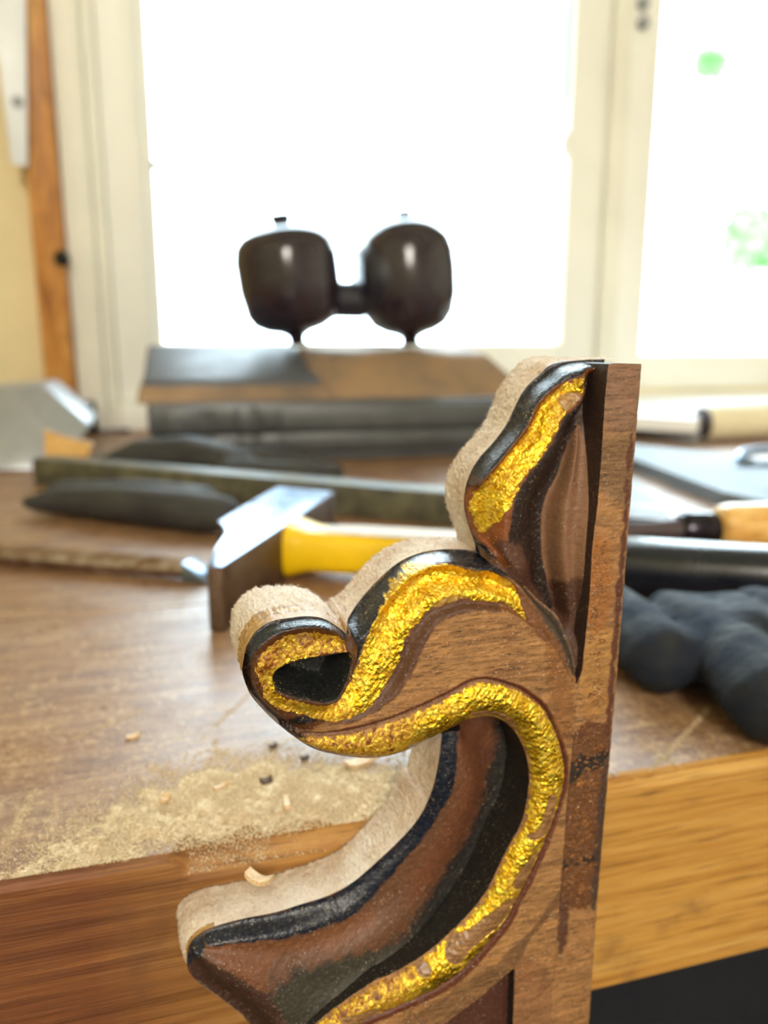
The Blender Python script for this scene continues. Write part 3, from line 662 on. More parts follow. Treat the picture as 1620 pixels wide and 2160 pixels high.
hol_c = np.vstack([cLD[::1], crv(H([(1150,1295),(1180,1345),(1195,1400),(1205,1445),(1222,1452)], -5)), crv([(1236,1420,-2.5),(1241,1363,-2.5),(1250,1280,-2.5),(1253,1239,-2.5),(1258,1149,-2.5),(1268,1069,-3),(1277,957,-4.4),(1284,844,-5.5),(1290,779,-6),(1262,787,-7)])])
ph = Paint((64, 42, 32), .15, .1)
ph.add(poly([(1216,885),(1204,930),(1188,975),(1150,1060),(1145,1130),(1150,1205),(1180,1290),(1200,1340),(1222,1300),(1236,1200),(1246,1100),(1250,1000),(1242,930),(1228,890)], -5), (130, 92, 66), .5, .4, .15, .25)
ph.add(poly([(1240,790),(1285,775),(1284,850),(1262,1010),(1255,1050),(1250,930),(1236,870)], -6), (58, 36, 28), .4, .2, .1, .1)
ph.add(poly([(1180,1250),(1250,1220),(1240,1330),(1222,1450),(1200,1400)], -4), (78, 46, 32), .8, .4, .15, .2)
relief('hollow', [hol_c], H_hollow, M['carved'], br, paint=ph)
# batten down the right side
bat_c = np.vstack([crv(H(SL, 0.0)), crv(H(BL, 0.0)), crv(H(RE, 0.0), 3), np.array([F3(1356, 768, 0), F3(1300, 766, 0), F3(1284, 768, 0)])])
pb = Paint((166, 120, 74), 0.25, 0.9)
pb.add(poly([(1284,765),(1360,765),(1352,900),(1272,900)], 0), (142, 106, 82), 1.2, .6, .1, .8)
pb.add(poly([(1262,920),(1342,930),(1340,1060),(1262,1030)], 0), (134, 100, 66), .8, .8, .2, .9)
pb.add(poly([(1246,1150),(1285,1140),(1290,1250),(1270,1340),(1242,1330)], 0), (160, 104, 54), .7, .8, .9, .4)
pb.add(poly([(1234,1350),(1300,1330),(1290,1450),(1250,1520),(1222,1450)], 0), (176, 128, 70), .8, .8, .4, .8)
pb.add(poly([(1205,1560),(1292,1540),(1275,1760),(1262,1895),(1180,1912),(1186,1800)], 0), (108, 68, 42), .35, .5, .85, .6)
pb.add(poly([(1205,1610),(1284,1585),(1284,1605),(1240,1630),(1195,1650)], 0), (44, 32, 26), .4, .7, .5, 0)
pb.add(poly([(1190,1820),(1275,1800),(1274,1812),(1190,1835)], 0), (44, 30, 24), .3, .5, .5, 0)
pb.add(poly([(1268,1640),(1284,1640),(1262,1900),(1248,1890)], 0), (66, 46, 38), .4, .5, .3, 0)
pb.add(poly([(1326,950),(1336,955),(1312,1290),(1290,1530),(1278,1530),(1296,1300),(1310,1150)], 0), (88, 46, 30), .3, .4, .3, 0)
pb.add(poly([(1182,1905),(1200,1900),(1192,2000),(1176,2010)], 0), (84, 50, 34), .4, .4, .2, 0)
relief('batten', [bat_c], H_batten, M['carved'], br, paint=pb, skcol=(52, 32, 26), rimlim=False)
# shellac drips standing proud on the batten
rs = np.random.default_rng(11); bm = bmesh.new()
for cx, cy, sx, sy, nn in ((1266,1220,10,45,190),(1258,1310,11,50,120),(1258,1450,10,60,90),(1240,1640,22,30,110),(1222,1760,20,70,220),(1212,1860,16,30,110)):
    for i in range(nn):
        px, py = rs.normal(cx, sx), rs.normal(cy, sy)
        if py > 1900 or py < 1140: continue
        lft = np.interp(py, [1149, 1239, 1280, 1363, 1440, 1600, 1800, 1900], [1250, 1245, 1242, 1233, 1219, 1205, 1188, 1180])+5; rgt = np.interp(py, [980, 1180, 1430, 1660, 1890], [1341, 1325, 1305, 1285, 1265])-10
        if px < lft or px > rgt: continue
        p = on_y(px, py, YG); r = rs.uniform(0.00010, 0.00026)
        m = Matrix.Translation((p.x, YG, p.z)) @ Euler((0, rs.normal(-0.2, 0.5), 0)).to_matrix().to_4x4() @ Matrix.Diagonal((rs.uniform(0.8, 3.0), 0.5, 0.9, 1))
        bmesh.ops.create_icosphere(bm, subdivisions=1, radius=r, matrix=m)
shel = mat_simple('shellac_drips', srgb(156, 104, 56), 0.13, scale=500, col2=srgb(98, 62, 36))
from_bm('shellac_residue', bm, shel, br, smooth=True, kind='stuff')
# cove and foot
cov_c = np.vstack([cCO, cCO2, cHID[::-1]])
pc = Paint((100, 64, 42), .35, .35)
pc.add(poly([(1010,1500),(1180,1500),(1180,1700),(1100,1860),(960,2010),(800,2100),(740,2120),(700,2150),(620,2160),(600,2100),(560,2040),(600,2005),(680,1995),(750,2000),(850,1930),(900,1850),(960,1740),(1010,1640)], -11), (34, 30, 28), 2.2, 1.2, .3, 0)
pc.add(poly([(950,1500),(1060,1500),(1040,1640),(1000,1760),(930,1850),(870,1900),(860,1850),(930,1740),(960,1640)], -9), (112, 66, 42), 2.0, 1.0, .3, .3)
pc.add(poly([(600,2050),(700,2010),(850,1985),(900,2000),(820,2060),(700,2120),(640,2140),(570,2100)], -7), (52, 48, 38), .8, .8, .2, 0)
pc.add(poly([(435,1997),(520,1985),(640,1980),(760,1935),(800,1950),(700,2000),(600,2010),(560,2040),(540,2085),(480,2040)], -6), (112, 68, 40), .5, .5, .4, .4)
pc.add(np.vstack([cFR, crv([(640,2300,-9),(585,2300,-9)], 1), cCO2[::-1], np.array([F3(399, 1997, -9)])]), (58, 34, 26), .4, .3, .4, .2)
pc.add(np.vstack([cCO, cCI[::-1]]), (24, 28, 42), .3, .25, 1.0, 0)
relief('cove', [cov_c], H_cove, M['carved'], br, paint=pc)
# gilding
g1 = np.vstack([crv(H([(1232,800),(1224,792),(1189,812),(1162,832),(1140,862),(1122,900),(1092,940),(1062,975),(1036,1010),(1018,1042),(1010,1075),(1018,1110),(1030,1146)], -3.5)), cLG[::-1][18:]])
relief('leaf_gilding', [g1], H_leaf, M['gold'], br, step=0.00016, off=0.10, micro=0.09, ragged=0.0004,
  attrs={'bare': lambda P: sstep(sdf(P, poly([(1185,838),(1215,826),(1230,838),(1222,856),(1195,868),(1184,858)], -3))/0.0004+0.5)*0.9, 'amber': lambda P: sstep(1-nearest(P, cLI)[0]/0.0022)*0.95})
g2 = np.vstack([crv(H([(735,1372),(722,1345),(680,1334),(640,1333),(600,1341),(570,1357),(545,1385),(535,1415),(548,1440),(555,1475),(590,1500),(640,1512)], 1)), crv(H([(673,1515),(705,1519),(740,1512),(771,1498),(797,1473),(822,1437),(842,1404),(854,1369),(864,1343),(892,1310),(908,1290),(943,1278),(977,1268),(1020,1273),(1070,1279),(1113,1312),(1100,1262),(1085,1232),(1040,1206),(1000,1205),(962,1194),(923,1196),(891,1206),(861,1227),(833,1255),(810,1284),(791,1320),(772,1357),(763,1385),(747,1423),(737,1445)], -1))])
relief('scroll_gilding', [g2, poly([(a+(6 if a < 600 else 0), b+(4 if b > 1440 else 0)) for a, b in EYE[1:-1]]+[(742,1400),(740,1380)], 1)], H_face, M['gold'], br, step=0.00016, off=0.10, micro=0.09, ragged=0.00028,
  attrs={'bare': lambda P: np.maximum(sstep(sdf(P, poly([(905,1290),(935,1262),(980,1258),(1010,1285),(940,1290)], -1.5))/0.0004+0.5), sstep(sdf(P, poly([(620,1338),(650,1333),(655,1350),(630,1355)], 1))/0.0003+0.5))*0.8,
         'amber': lambda P: np.clip(sstep(sdf(P, poly([(520,1330),(740,1330),(742,1385),(640,1385),(580,1410),(560,1500),(520,1500)], 1))/0.001+0.5)*0.9 + 0.35*sstep(1-nearest(P, cAI)[0]/0.0016) + 0.45*sstep(sdf(P, poly([(560,1480),(720,1480),(760,1530),(600,1560)], 0))/0.001+0.5), 0, 1)})
g3 = np.vstack([cGO, cGI[::-1][2:], cVL[::-1][:26]])
bares = [poly([(1157,1676),(1173,1676),(1170,1715),(1155,1755),(1125,1770),(1112,1765),(1135,1745),(1146,1715)], .5, 3), poly([(1130,1795),(1133,1805),(1115,1845),(1095,1875),(1080,1865),(1090,1840),(1110,1815)], .5, 3),
         poly([(1080,1890),(1085,1900),(1060,1945),(1020,1975),(985,2005),(968,2030),(940,2022),(955,1985),(990,1965),(1040,1920)], .5, 3), poly([(878,2042),(888,2036),(905,2037),(911,2047),(903,2060),(883,2060)], .5, 1),
         poly([(993,1500),(1040,1497),(1075,1510),(1098,1545),(1090,1548),(1068,1525),(1037,1511),(995,1516)], 0, 3), poly([(720,2150),(790,2125),(800,2135),(740,2165)], .5, 3)]
relief('rim_gilding', [g3], H_face, M['gold'], br, step=0.00016, off=0.10, micro=0.09, ragged=0.00035,
  attrs={'bare': lambda P: np.clip(sum(sstep(sdf(P, b)/0.00025+0.5) for b in bares), 0, 1), 'amber': lambda P: np.clip(sstep((F3(930, 1500, 0)[0]-P[:, 0])/0.010)*0.95, 0, 1)})

# ---------------- sawdust, chips ----------------
heap = [(20,1868),(110,1812),(190,1745),(260,1705),(360,1655),(460,1622),(560,1608),(680,1625),(800,1628),(865,1650),(850,1700),(770,1718),(700,1738),(560,1745),(440,1768),(360,1772),(300,1800),(200,1826)]
hp = np.array([list(on_z(*p))[:2]+[0] for p in heap])
dt = thing('sawdust_heap', tuple(hp.mean(0)), 'thin heap of pale sawdust along the front edge of the bench', 'sawdust')
dt['kind'] = 'stuff'
st = 0.0004; x0, y0 = hp[:, :2].min(0); x1, y1 = hp[:, :2].max(0); nx = int((x1-x0)/st)+1; ny = int((y1-y0)/st)+1
gx, gy = np.meshgrid(x0+np.arange(nx)*st, y0+np.arange(ny)*st, indexing='ij'); P = np.stack([gx.ravel(), gy.ravel()], 1)
d = sdf(P, hp)+0.0022*fnoise(P, 0.008)+0.0008*fnoise(P, 0.002, 1); d = np.minimum(d, (P[:, 1]-0.0018)*1.0)
z = 0.0011*sstep(d/0.010)*(1+0.15*fnoise(P, 0.009, 2))+0.00005*fnoise(P, 0.0014, 3)+rng.normal(0, 0.00005, len(P))
zz = np.maximum(np.where(d > 0, z, 0), 0)+0.00003
I = (d > -0.0004).reshape(nx, ny); cell = I[:-1, :-1] & I[1:, :-1] & I[1:, 1:] & I[:-1, 1:]; ci, cj = np.nonzero(cell)
Q = np.stack([ci*ny+cj, (ci+1)*ny+cj, (ci+1)*ny+cj+1, ci*ny+cj+1], 1); used = np.unique(Q); rm = np.zeros(len(P), int); rm[used] = np.arange(len(used))
mobj('dust_layer', [Vector((P[i, 0], P[i, 1], zz[i])) for i in used], [tuple(int(v) for v in q) for q in rm[Q]], M['dust'], dt, smooth=True, kind='stuff')
def grains(name, n, sampler, parent, lo=0.00008, hi=0.00028, mat='dust'):
    base = np.array([(0, 0, 1.2), (1, 0, -0.4), (-.5, .87, -.4), (-.5, -.87, -.4)]); V = []; 
    pos = sampler(n); r = rng.uniform(lo, hi, len(pos))[:, None, None]; R_ = rng.normal(0, 1, (len(pos), 3, 3)); q, _ = np.linalg.qr(R_)
    V = pos[:, None, :]+np.einsum('nij,kj->nki', q, base)*r*rng.uniform(.5, 1.4, (len(pos), 1, 3)); V = V.reshape(-1, 3)
    a = np.arange(len(pos))[:, None]*4; F = np.concatenate([a+np.array([f]) for f in ((0, 1, 2), (0, 2, 3), (0, 3, 1), (1, 3, 2))], 0)
    return mobj(name, [Vector(v) for v in V], [tuple(int(i) for i in f) for f in F], M[mat], parent, kind='stuff')
def samp_heap(n):
    p = np.stack([rng.uniform(x0-0.006, x1+0.004, n*3), rng.uniform(0.0015, y1+0.010, n*3)], 1); s = sdf(p, hp)+0.002*fnoise(p, 0.008)
    pr = np.where(s > 0, 1.0, np.exp(s/0.0045)); k = rng.random(len(p)) < pr; p = p[k][:n]; s = s[k][:n]
    return np.column_stack([p, 0.0012*sstep(s/0.010)+0.00005])
grains('dust_grains', 34000, samp_heap, dt)
def samp_bench(n):
    A = []
    while len(A) < n:
        px, py = rng.uniform(-40, 1660), 1300+600*rng.random()**0.8
        q = on_z(px, py)
        if q.y > 0.002 and q.y < 0.2 and (px < 900 or px > 1200) and rng.random() < 0.35+0.65*(0.5+0.5*math.sin(q.x*210)*math.sin(q.y*170+1)): A.append((q.x, q.y, 0.00004))
    return np.array(A)
grains('dust_grains', 11000, samp_bench, dt, 0.00005, 0.00016)
def samp_bevel(n):
    xs = rng.uniform(on_z(180, 1840).x, on_z(900, 1730).x, n); t = rng.random(n)**1.3; c = 0.005*t
    return np.column_stack([xs, 0.0052-c, -0.0048*t**1.2+0.0001])
grains('dust_grains', 3500, samp_bevel, dt)
def samp_lines(n):
    A = []
    for (a, b, c, d_, wd, m) in ((1495,1495,1355,1645,5,900),(78,1660,22,1765,7,500),(455,1530,600,1395,4,500),(300,1500,150,1560,4,250),(1340,1560,1470,1640,4,300),(455,1560,456,1600,4,150),(0,1820,60,1700,8,300),(240,1230,330,1215,6,120)):
        for i in range(m):
            t_ = rng.random(); px = a+(c-a)*t_+rng.normal(0, wd); py = b+(d_-b)*t_+rng.normal(0, wd*0.6); q = on_z(px, py)
            if q.y > 0.002: A.append((q.x, q.y, 0.00006))
    return np.array(A)
grains('dust_grains', 0, samp_lines, dt, 0.00007, 0.00022)
def chip(name, px, py, L, W, Hh, ang, mat, label, z=0.0, y=None, curl=0.25, cat='wood chip'):
    c = on_z(px, py, z) if y is None else on_y(px, py, y)
    bm = bmesh.new(); n = 7; rows = []
    rt = Matrix.Rotation(ang, 3, 'Z'); R_ = random.Random(int(px))
    for i in range(n):
        t = i/(n-1)-0.5; w_ = W*(1-0.5*abs(t)**1.5)*(0.9+0.25*R_.random()); zc = abs(t)**2*4*Hh*curl*2+Hh*0.5
        row = [rt @ Vector((t*L, s*w_/2, zc+q*Hh/2)) + c for s, q in ((-1, -1), (1, -1), (0.9, 1), (-0.9, 1))]
        rows.append([bm.verts.new(v) for v in row])
    for A, B in zip(rows, rows[1:]):
        for j in range(4): bm.faces.new((A[j], A[(j+1) % 4], B[(j+1) % 4], B[j]))
    bm.faces.new(rows[0][::-1]); bm.faces.new(rows[-1])
    o = from_bm(name, bm, M[mat], None, label=label, cat=cat, group='wood chips on and around the bench'); return o
chip('wood_chip', 281, 1556, 0.0034, 0.0014, 0.0007, 0.3, 'chip', 'small orange-tan chip lying alone on bare varnished bench top, left')
chip('wood_chip', 464, 1664, 0.0034, 0.0015, 0.0008, 0.6, 'chip', 'pale flat chip near the upper rim of the sawdust heap', z=0.0008)
chip('wood_chip', 605, 1700, 0.0046, 0.0014, 0.0010, 1.5, 'chip', 'white splinter standing on end in the middle of the sawdust', z=0.0010)
chip('wood_chip', 348, 1694, 0.0022, 0.0018, 0.0012, 0.9, 'chip', 'rounded tan crumb on the left slope of the sawdust', z=0.0008)
chip('wood_chip', 562, 1655, 0.0026, 0.0020, 0.0012, 0.2, 'darkchip', 'dark brown crumb in the sawdust above the white splinter', z=0.0006)
chip('wood_shaving', 760, 1612, 0.0085, 0.0036, 0.0010, 0.4, 'chip', 'wide pale shaving under the scroll volute', curl=0.5)
chip('wood_chip', 643, 1603, 0.0020, 0.0012, 0.0008, 0.1, 'darkchip', 'brown crumb on bench left of the wide pale shaving')
chip('wood_chip', 576, 1577, 0.0020, 0.0014, 0.0007, 0.4, 'darkchip', 'dark speck of a crumb on bench below the volute, left of it')
chip('wood_chip', 548, 1862, 0.0056, 0.0024, 0.0010, -0.7, 'chip', 'small torn chip resting on the pale foot of the carving', y=-0.0075, curl=0.6)

# ---------------- hammer ----------------
ZH = 0.0246
hl = on_z(570, 1200, 0)
hm = thing('hammer', (hl.x, hl.y, 0), 'steel hammer with bright blued cheek and yellow handle lying on the bench', 'hammer')
toppx = [(458,1099),(587,1025),(708,1036),(469,1195),(435,1195),(455,1155),(480,1122),(474,1108)]
top = [on_z(a, b, ZH) for a, b in toppx]; ctr = sum(top, Vector())/len(top)
bm = bmesh.new(); bot = [Vector((p.x, p.y, 0.0004)) for p in top]; mid = [Vector((p.x, p.y, ZH-0.0006)) for p in top]
bm_prism(bm, bot, mid, 0.0008); from_bm('hammer_head', bm, M['rust'], hm, smooth=True)
bm = bmesh.new(); ins_ = [ctr+(p-ctr)*0.985 for p in top]
bm_prism(bm, [Vector((p.x, p.y, ZH-0.0009)) for p in ins_], [Vector((p.x, p.y, ZH)) for p in ins_], 0.0003); from_bm('polished_cheek', bm, M['steel'], hm, smooth=True, label='bright polished side of the head')
a0 = on_z(612, 1152, 0.0125); a1 = on_z(1480, 1207, 0.0150); ax = (a1-a0).normalized()
def squircle_tube(bm, pts, rw, rh, n=24, e=0.6):
    rings = []
    for i, p in enumerate(pts):
        s = ax.cross(Vector((0, 0, 1))).normalized(); u = Vector((0, 0, 1))
        f = lambda c: math.copysign(abs(c)**e, c)
        rings.append([bm.verts.new(p+s*f(math.cos(2*math.pi*j/n))*rw[i]+u*f(math.sin(2*math.pi*j/n))*rh[i]) for j in range(n)])
    for A, B in zip(rings, rings[1:]):
        for j in range(n): bm.faces.new((A[j], A[(j+1) % n], B[(j+1) % n], B[j]))
    bm.faces.new(rings[0][::-1]); bm.faces.new(rings[-1])
Lh = (a1-a0).length; at = lambda s, z=None: (lambda p: Vector((p.x, p.y, p.z if z is None else z)))(a0+ax*s)
bm = bmesh.new(); squircle_tube(bm, [at(-0.012), at(-0.002), at(0.0), at(0.002), at(0.008), at(0.012), at(0.09), at(0.135)], [.012,.0125,.0145,.0145,.0135,.0125,.011,.011], [.009,.0095,.0125,.0125,.0105,.0095,.0092,.0095])
from_bm('handle', bm, M['yellow'], hm, smooth=True, label='yellow plastic handle')
bm = bmesh.new(); squircle_tube(bm, [at(0.013)+Vector((0, 0, .0088)), at(0.03)+Vector((0, 0, .0090)), at(0.13)+Vector((0, 0, .0090))], [.006, .0085, .0085], [.0005, .0008, .0006])
from_bm('dust_film', bm, M['dustwhite'], hm, smooth=True)
bm = bmesh.new(); squircle_tube(bm, [at(0.125), at(0.127), at(0.140), at(0.2), at(0.26), at(0.30), at(0.305)], [.011,.013,.014,.0135,.014,.015,.012], [.009,.0105,.0118,.0115,.0118,.0122,.009], e=0.8)
from_bm('grip', bm, M['rubber'], hm, smooth=True, label='black rubber grip')

# ---------------- chisel lying on the left ----------------
p0 = on_z(-260, 1168-20, 0.005); p1 = on_z(395, 1200, 0.005); cs = thing('gouge', (p1.x, p1.y, 0), 'steel chisel shaft with bright ground tip touching the hammer head', 'chisel')
d_ = (p1-p0).normalized(); bm = bmesh.new(); bm_tube(bm, [p0, p1-d_*0.01, p1], [.0052, .0048, .0046], 8); from_bm('shaft', bm, M['chis'], cs)
sdir = d_.cross(Vector((0, 0, 1))).normalized(); pe = on_z(430, 1190, 0.001)
bm = bmesh.new()
A = [p1+sdir*.0052+Vector((0, 0, -.0044)), p1-sdir*.0052+Vector((0, 0, -.0044)), p1-sdir*.0050+Vector((0, 0, .0040)), p1+sdir*.0050+Vector((0, 0, .0040))]
e1 = p1+d_*0.012; B = [e1+sdir*.0048+Vector((0, 0, -.0045)), e1-sdir*.0048+Vector((0, 0, -.0045)), e1-sdir*.0046+Vector((0, 0, -.0033)), e1+sdir*.0046+Vector((0, 0, -.0033))]
bm_prism(bm, A, B, 0.0002); from_bm('ground_tip', bm, M['steel'], cs, smooth=True, label='bright ground bevel')

# ---------------- dark bar, gloves ----------------
q0 = on_z(70, 1022, 0); q1 = on_z(1180, 1135, 0); dd = (q1-q0).normalized(); nn = Vector((-dd.y, dd.x, 0))*0.020
bm = bmesh.new(); bm_prism(bm, [q0, q1, q1+nn, q0+nn], [p+Vector((0, 0, .0195)) for p in (q0, q1, q1+nn, q0+nn)], .0016)
from_bm('steel_bar', bm, M['olive'], None, smooth=True, label='long olive-black square bar lying behind the hammer', cat='bar')
def gp(px, py, z): return on_z(px, py, z)
blob('leather_pouch', [[(gp(60, 1062, .008), .005), (gp(130, 1055, .010), .009), (gp(260, 1062, .012), .0115), (gp(380, 1075, .012), .012), (gp(470, 1085, .011), .011)], [(gp(120, 1038, .010), .008), (gp(300, 1043, .013), .010), (gp(430, 1058, .013), .010)]],
     M['cloth'], vox=0.003, label='dark rumpled leather pouch in front of the olive bar, left', cat='pouch')
blob('work_glove', [[(gp(215, 985, .010), .008), (gp(300, 968, .016), .016), (gp(400, 966, .018), .018), (gp(500, 985, .015), .015)], [(gp(490, 1000, .012), .012), (gp(600, 1000, .010), .010), (gp(705, 997, .009), .008)], [(gp(520, 975, .012), .012), (gp(640, 978, .010), .010)]],
     M['cloth'], vox=0.003, label='dark dusty work glove crumpled before the tool case', cat='glove')
blob('work_glove', [[(gp(1240, 1270, .012), .012), (gp(1320, 1320, .0112), .0112), (gp(1394, 1386, .0110), .0110)],
                    [(gp(1425, 1300, .013), .0085), (gp(1490, 1335, .0135), .0105), (gp(1560, 1400, .013), .0118), (gp(1625, 1475, .0115), .0118)],
                    [(gp(1405, 1285, .012), .007), (gp(1480, 1300, .012), .008), (gp(1548, 1300, .0165), .0085), (gp(1580, 1350, .0165), .010)],
                    [(gp(1590, 1290, .014), .009), (gp(1680, 1330, .014), .012), (gp(1760, 1480, .012), .014)]],
     M['glove'], vox=0.0016, label='navy-black work glove with rounded fingertips right of the carving', cat='glove')

# ---------------- tool case ----------------
cf = on_z(900, 966, 0).y; zc = on_y(315, 852, cf).z; xl = on_y(312, 900, cf).x; xr = on_y(1170, 840, cf).x; ztop = on_y(600, 728, cf+0.13).z
cs_ = thing('tool_case', ((xl+xr)/2, cf+0.1, 0), 'dusty dark grey plastic tool case lying flat below the window', 'case')
bm = bmesh.new(); bm_box(bm, (xl+.004, cf+.006, 0.0), (xr-.004, cf+.20, 0.010), .003); bm_box(bm, (xl, cf, 0.008), (xr, cf+.205, zc*0.50), .004); from_bm('base_shell', bm, M['case'], cs_, smooth=True)
bm = bmesh.new(); bm_box(bm, (xl, cf, zc*0.52), (xr, cf+.205, zc), .004); from_bm('lid_shell', bm, M['case'], cs_, smooth=True)
def fr(name, x0, x1, y0, y1, z0, z1, ins, mat, bev=.004):
    bm = bmesh.new(); b = [(x0, y0, z0), (x1, y0, z0), (x1, y1, z0), (x0, y1, z0)]; t = [(x0+ins[0], y0+ins[1], z1), (x1-ins[2], y0+ins[1], z1), (x1-ins[2], y1-.01, z1), (x0+ins[0], y1-.01, z1)]
    bm_prism(bm, [Vector(v) for v in b], [Vector(v) for v in t], bev); return from_bm(name, bm, M[mat], cs_, smooth=True)
xmid = on_y(690, 800, cf+.03).x
fr('lid_hump', xl+.06, xr-.01, cf+.012, cf+.20, zc-.002, ztop-.003, (.012, .060, .03), 'lid', .006) if False else None
def profx(name, x0, x1, prof, mat, in0=0, in1=0, bev=.004):
    bm = bmesh.new(); zt_ = max(z for y, z in prof); f = lambda z: (z-zc)/(zt_-zc)
    bm_prism(bm, [Vector((x0+in0*f(z), y, z)) for y, z in prof], [Vector((x1-in1*f(z), y, z)) for y, z in prof], bev); return from_bm(name, bm, M[mat], cs_, smooth=True)
xmid = on_y(685, 800, cf+.03).x
profx('lid_hump', xmid-.012, xr-.012, [(cf+.014, zc-.001), (cf+.050, ztop-.008), (cf+.080, ztop-.003), (cf+.195, ztop-.003), (cf+.200, zc-.001)], 'lid', 0, .040, .006)
profx('lid_step', xl-.008, xmid+.002, [(cf+.008, zc-.001), (cf+.014, zc+.013), (cf+.190, zc+.016), (cf+.200, zc-.001)], 'lid', .003, 0, .003)
profx('raised_panel', xl-.004, xmid, [(cf+.018, zc+.012), (cf+.022, zc+.018), (cf+.120, ztop), (cf+.190, ztop), (cf+.195, zc+.012)], 'panelp', .006, .012, .004)
for nm, a_, b_, pr in (('ridge_panel', 348, 450, .004), ('latch', 500, 548, .009), ('ridge_panel', 590, 1165, .004)):
    for z0_, z1_ in ((.012, zc*.50), (zc*.54, zc-.004)):
        bm = bmesh.new(); bm_box(bm, (on_y(a_, 900, cf).x, cf-pr, z0_), (on_y(b_, 880, cf).x, cf+.003, z1_), .002); from_bm(nm, bm, M['case'], cs_, smooth=True)

# ---------------- pair of turned bulbs on the case ----------------
ye = cf+0.10; zt = ztop
def Pe(px, py, dy=0.0): return on_y(px, py, ye+dy)
ed = thing('turned_bulbs', (Pe(730, 720).x, ye, zt), 'pair of glossy dark turned bulbs joined by a short bar, standing on the tool case', 'ornament')
sc = (Pe(800, 600)-Pe(700, 600)).length/100    # metres per pixel there
def bulb(tx, ty, bx, prof):
    a = Pe(tx, ty); b = Vector((Pe(bx, 720).x, ye, zt)); L = (b-a).length; d = (b-a).normalized(); k = L/(prof[-1][0]*sc)
    for nm, lo, hi, m in (('wire_end', 0, 3, 'pad'), ('bulb', 2, len(prof)-3, 'muff'), ('stem', len(prof)-4, len(prof), 'muff')):
        q = prof[lo:hi]; bm = bmesh.new(); bm_tube(bm, [a+d*t*sc*k for t, r in q], [r*sc*1.05 for t, r in q], 40); from_bm(nm, bm, M[m], ed, smooth=True)
bulb(590, 452, 628, [(0, 20), (10, 20), (20, 17), (24, 40), (34, 66), (46, 84), (62, 94), (90, 99), (150, 98), (200, 90), (222, 78), (236, 54), (243, 28), (250, 17), (260, 15), (268, 24)])
bulb(852, 444, 866, [(0, 15), (9, 16), (16, 20), (20, 42), (34, 68), (54, 86), (82, 95), (120, 98), (170, 98), (208, 90), (232, 74), (246, 50), (252, 30), (258, 18), (266, 17), (273, 26)])
bm = bmesh.new(); bm_tube(bm, [Pe(690, 632), Pe(765, 634)], [37*sc, 37*sc], 20); from_bm('bar', bm, M['pad'], ed, smooth=True)
bm = bmesh.new(); bm_tube(bm, [Pe(752, 584), Pe(756, 584), Pe(784, 586), Pe(805, 586)], [50*sc, 60*sc, 80*sc, 84*sc], 28); from_bm('collar', bm, M['pad'], ed, smooth=True)

# ---------------- left background ----------------
yl = on_z(80, 992, 0).y
def upright(name, pix, y, thick, mat, lean=0.0, bev=.002, parent=None, **k):
    f = [on_y(a, b, y) for a, b in pix]; z0_ = min(p.z for p in f)
    f = [p+Vector((0, lean*(p.z-z0_), 0)) for p in f]
    bm = bmesh.new(); bm_prism(bm, f, [p+Vector((0, thick, 0)) for p in f], bev); return from_bm(name, bm, mat, parent, smooth=True, **k)
upright('metal_block', [(-120,995),(85,992),(150,955),(188,905),(70,815),(-120,830)], yl, .10, M['alu'], lean=0.9, bev=.004, label='smooth light grey metal block with sloping end at far left of the bench', cat='block')
upright('wood_offcut', [(96,985),(180,985),(196,935),(130,925),(92,905)], yl-.012, .010, M['boxwood'], bev=.0012, label='honey-coloured wood offcut leaning against the grey metal block', cat='offcut')
p = on_z(195, 908, 0)
st_ = thing('window_stay', (p.x, min(p.y, YW-.05), 0), 'small black upright catch with flat foot by the window corner', 'catch')
yy = min(p.y, YW-.05); f = on_y(192, 895, yy)
bm = bmesh.new(); bm_box(bm, (f.x-.006, yy, 0.0015), (f.x+.006, yy+.01, 0.038), .003); from_bm('post', bm, M['ferr'], st_, smooth=True)
bm = bmesh.new(); bm_box(bm, (f.x-.006, yy-.004, 0.0), (f.x+.042, yy+.014, 0.004), .001); from_bm('foot_plate', bm, M['ferr'], st_, smooth=True)
p = on_y(130, 545, YW-.037); bm = bmesh.new(); bmesh.ops.create_uvsphere(bm, u_segments=16, v_segments=12, radius=.0085, matrix=Matrix.Translation(p)); from_bm('knob', bm, M['black'], None, smooth=True, label='small round black knob on the honey-coloured post', cat='knob')
hs = upright('hanging_blade', [(-60,-80),(53,-80),(58,352),(22,345),(0,130)], YW-.05, .003, mat_simple('pale_grey_paint', srgb(228, 232, 236), 0.4, var=0.05), bev=.0008, label='pale grey tapered metal strip hanging at the top left', cat='blade')
p = on_y(37, 215, YW-.0515); bm = bmesh.new(); bm_tube(bm, [p, p+Vector((0, .001, 0))], .006, 14); from_bm('hole', bm, M['greyp'], hs, smooth=True)
p = on_y(37, -60, YW-.05); bm = bmesh.new(); bm_tube(bm, [p+Vector((0, -.004, 0)), p+Vector((0, .06, 0))], .003, 10); from_bm('nail', bm, M['ferr'], hs)

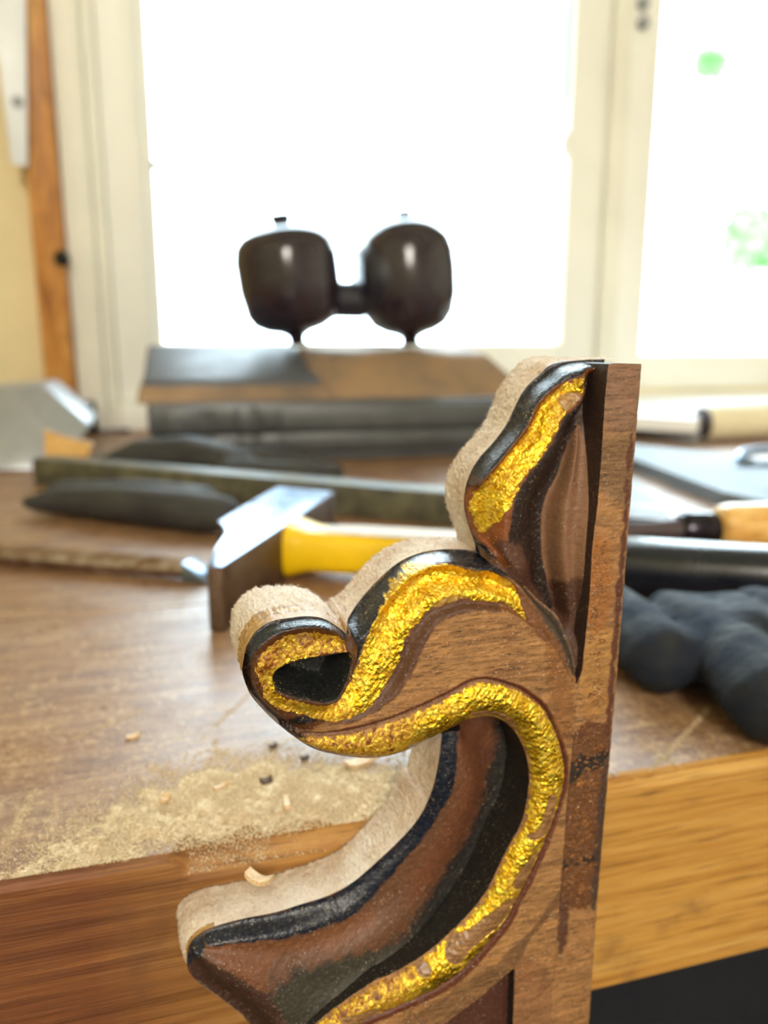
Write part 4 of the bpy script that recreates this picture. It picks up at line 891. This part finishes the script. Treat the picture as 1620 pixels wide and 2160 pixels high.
# ---------------- right background ----------------
slab('paper_stack', [(1180,852),(1340,838),(1700,812),(1760,836),(1500,856),(1470,886),(1340,878),(1180,872)], 0.0126, .026, M['paper'], bev=.002, label='stack of white paper on a grey card against the window wall', cat='paper')
slab('grey_card', [(1160,892),(1340,898),(1474,912),(1496,876),(1780,852),(1780,820),(1160,850)], 0.0, .0125, M['greyp'], bev=.002, label='grey card box edge below the white paper, right', cat='box')
r0 = on_z(1492, 932, 0)+Vector((0, .010, .0185)); r1 = r0+Vector((.30, -.002, 0)); rt_ = thing('paper_roll', (r0.x, r0.y, 0), 'cream paper roll with dark open end beside the white paper', 'roll')
bm = bmesh.new(); bm_tube(bm, [r0, r1], .018, 28); from_bm('roll_sheet', bm, M['rollp'], rt_, smooth=True)
bm = bmesh.new(); bm_tube(bm, [r0+Vector((-.002, 0, 0)), r0+Vector((.004, 0, 0))], .0165, 24); from_bm('dark_core', bm, M['dkplate'], rt_, smooth=True)
rp = slab('rasp', [(1240,925),(1345,938),(1500,955),(1600,972),(1720,990),(1720,1080),(1620,1058),(1517,1035),(1345,970),(1240,948)], 0.0, .010, M['rasp'], bev=.001, label='wide flat grey steel rasp angled toward the right edge', cat='rasp')
bm = bmesh.new(); pp = []
for i in range(17):
    a = math.pi*(0.45+1.1*i/16); c = on_z(1640, 965, .014); pp.append(c+Vector((math.cos(a)*.034, math.sin(a)*.015, .004*math.sin(a))))
bm_tube(bm, pp, .0035, 12); from_bm('steel_loop', bm, M['steel'], None, smooth=True, label='shiny curved steel loop lying on the rasp at right edge', cat='tool')
slab('plane_iron', [(1150,1000),(1348,1010),(1428,1103),(1380,1094),(1150,1078)], 0.0, .0165, M['dkplate'], bev=.001, label='dark pointed steel plate between the carving and the ferruled handle', cat='plate')
f0 = on_z(1432, 1118, .012); f1 = on_z(1508, 1116, .012); fd = (f1-f0).normalized()
ch = thing('carving_chisel', (f0.x, f0.y, 0), 'carving tool with dark ferrule and pale boxwood handle behind the black grip', 'chisel')
bm = bmesh.new(); bm_tube(bm, [f0, f0+fd*.002, f1-fd*.001, f1], [.0075, .0088, .0088, .008], 24); from_bm('ferrule', bm, M['ferr'], ch, smooth=True)
bm = bmesh.new(); bm_tube(bm, [f1, f1+fd*.002, f1+fd*.008, f1+fd*.03, f1+fd*.07, f1+fd*.10, f1+fd*.105], [.0088, .0115, .0125, .0125, .0118, .0125, .006], 28); from_bm('handle', bm, M['boxwood'], ch, smooth=True)
bm = bmesh.new(); bm_tube(bm, [f0-fd*.06, f0-fd*.01, f0], [.004, .005, .006], 12); from_bm('blade', bm, M['dkplate'], ch, smooth=True)
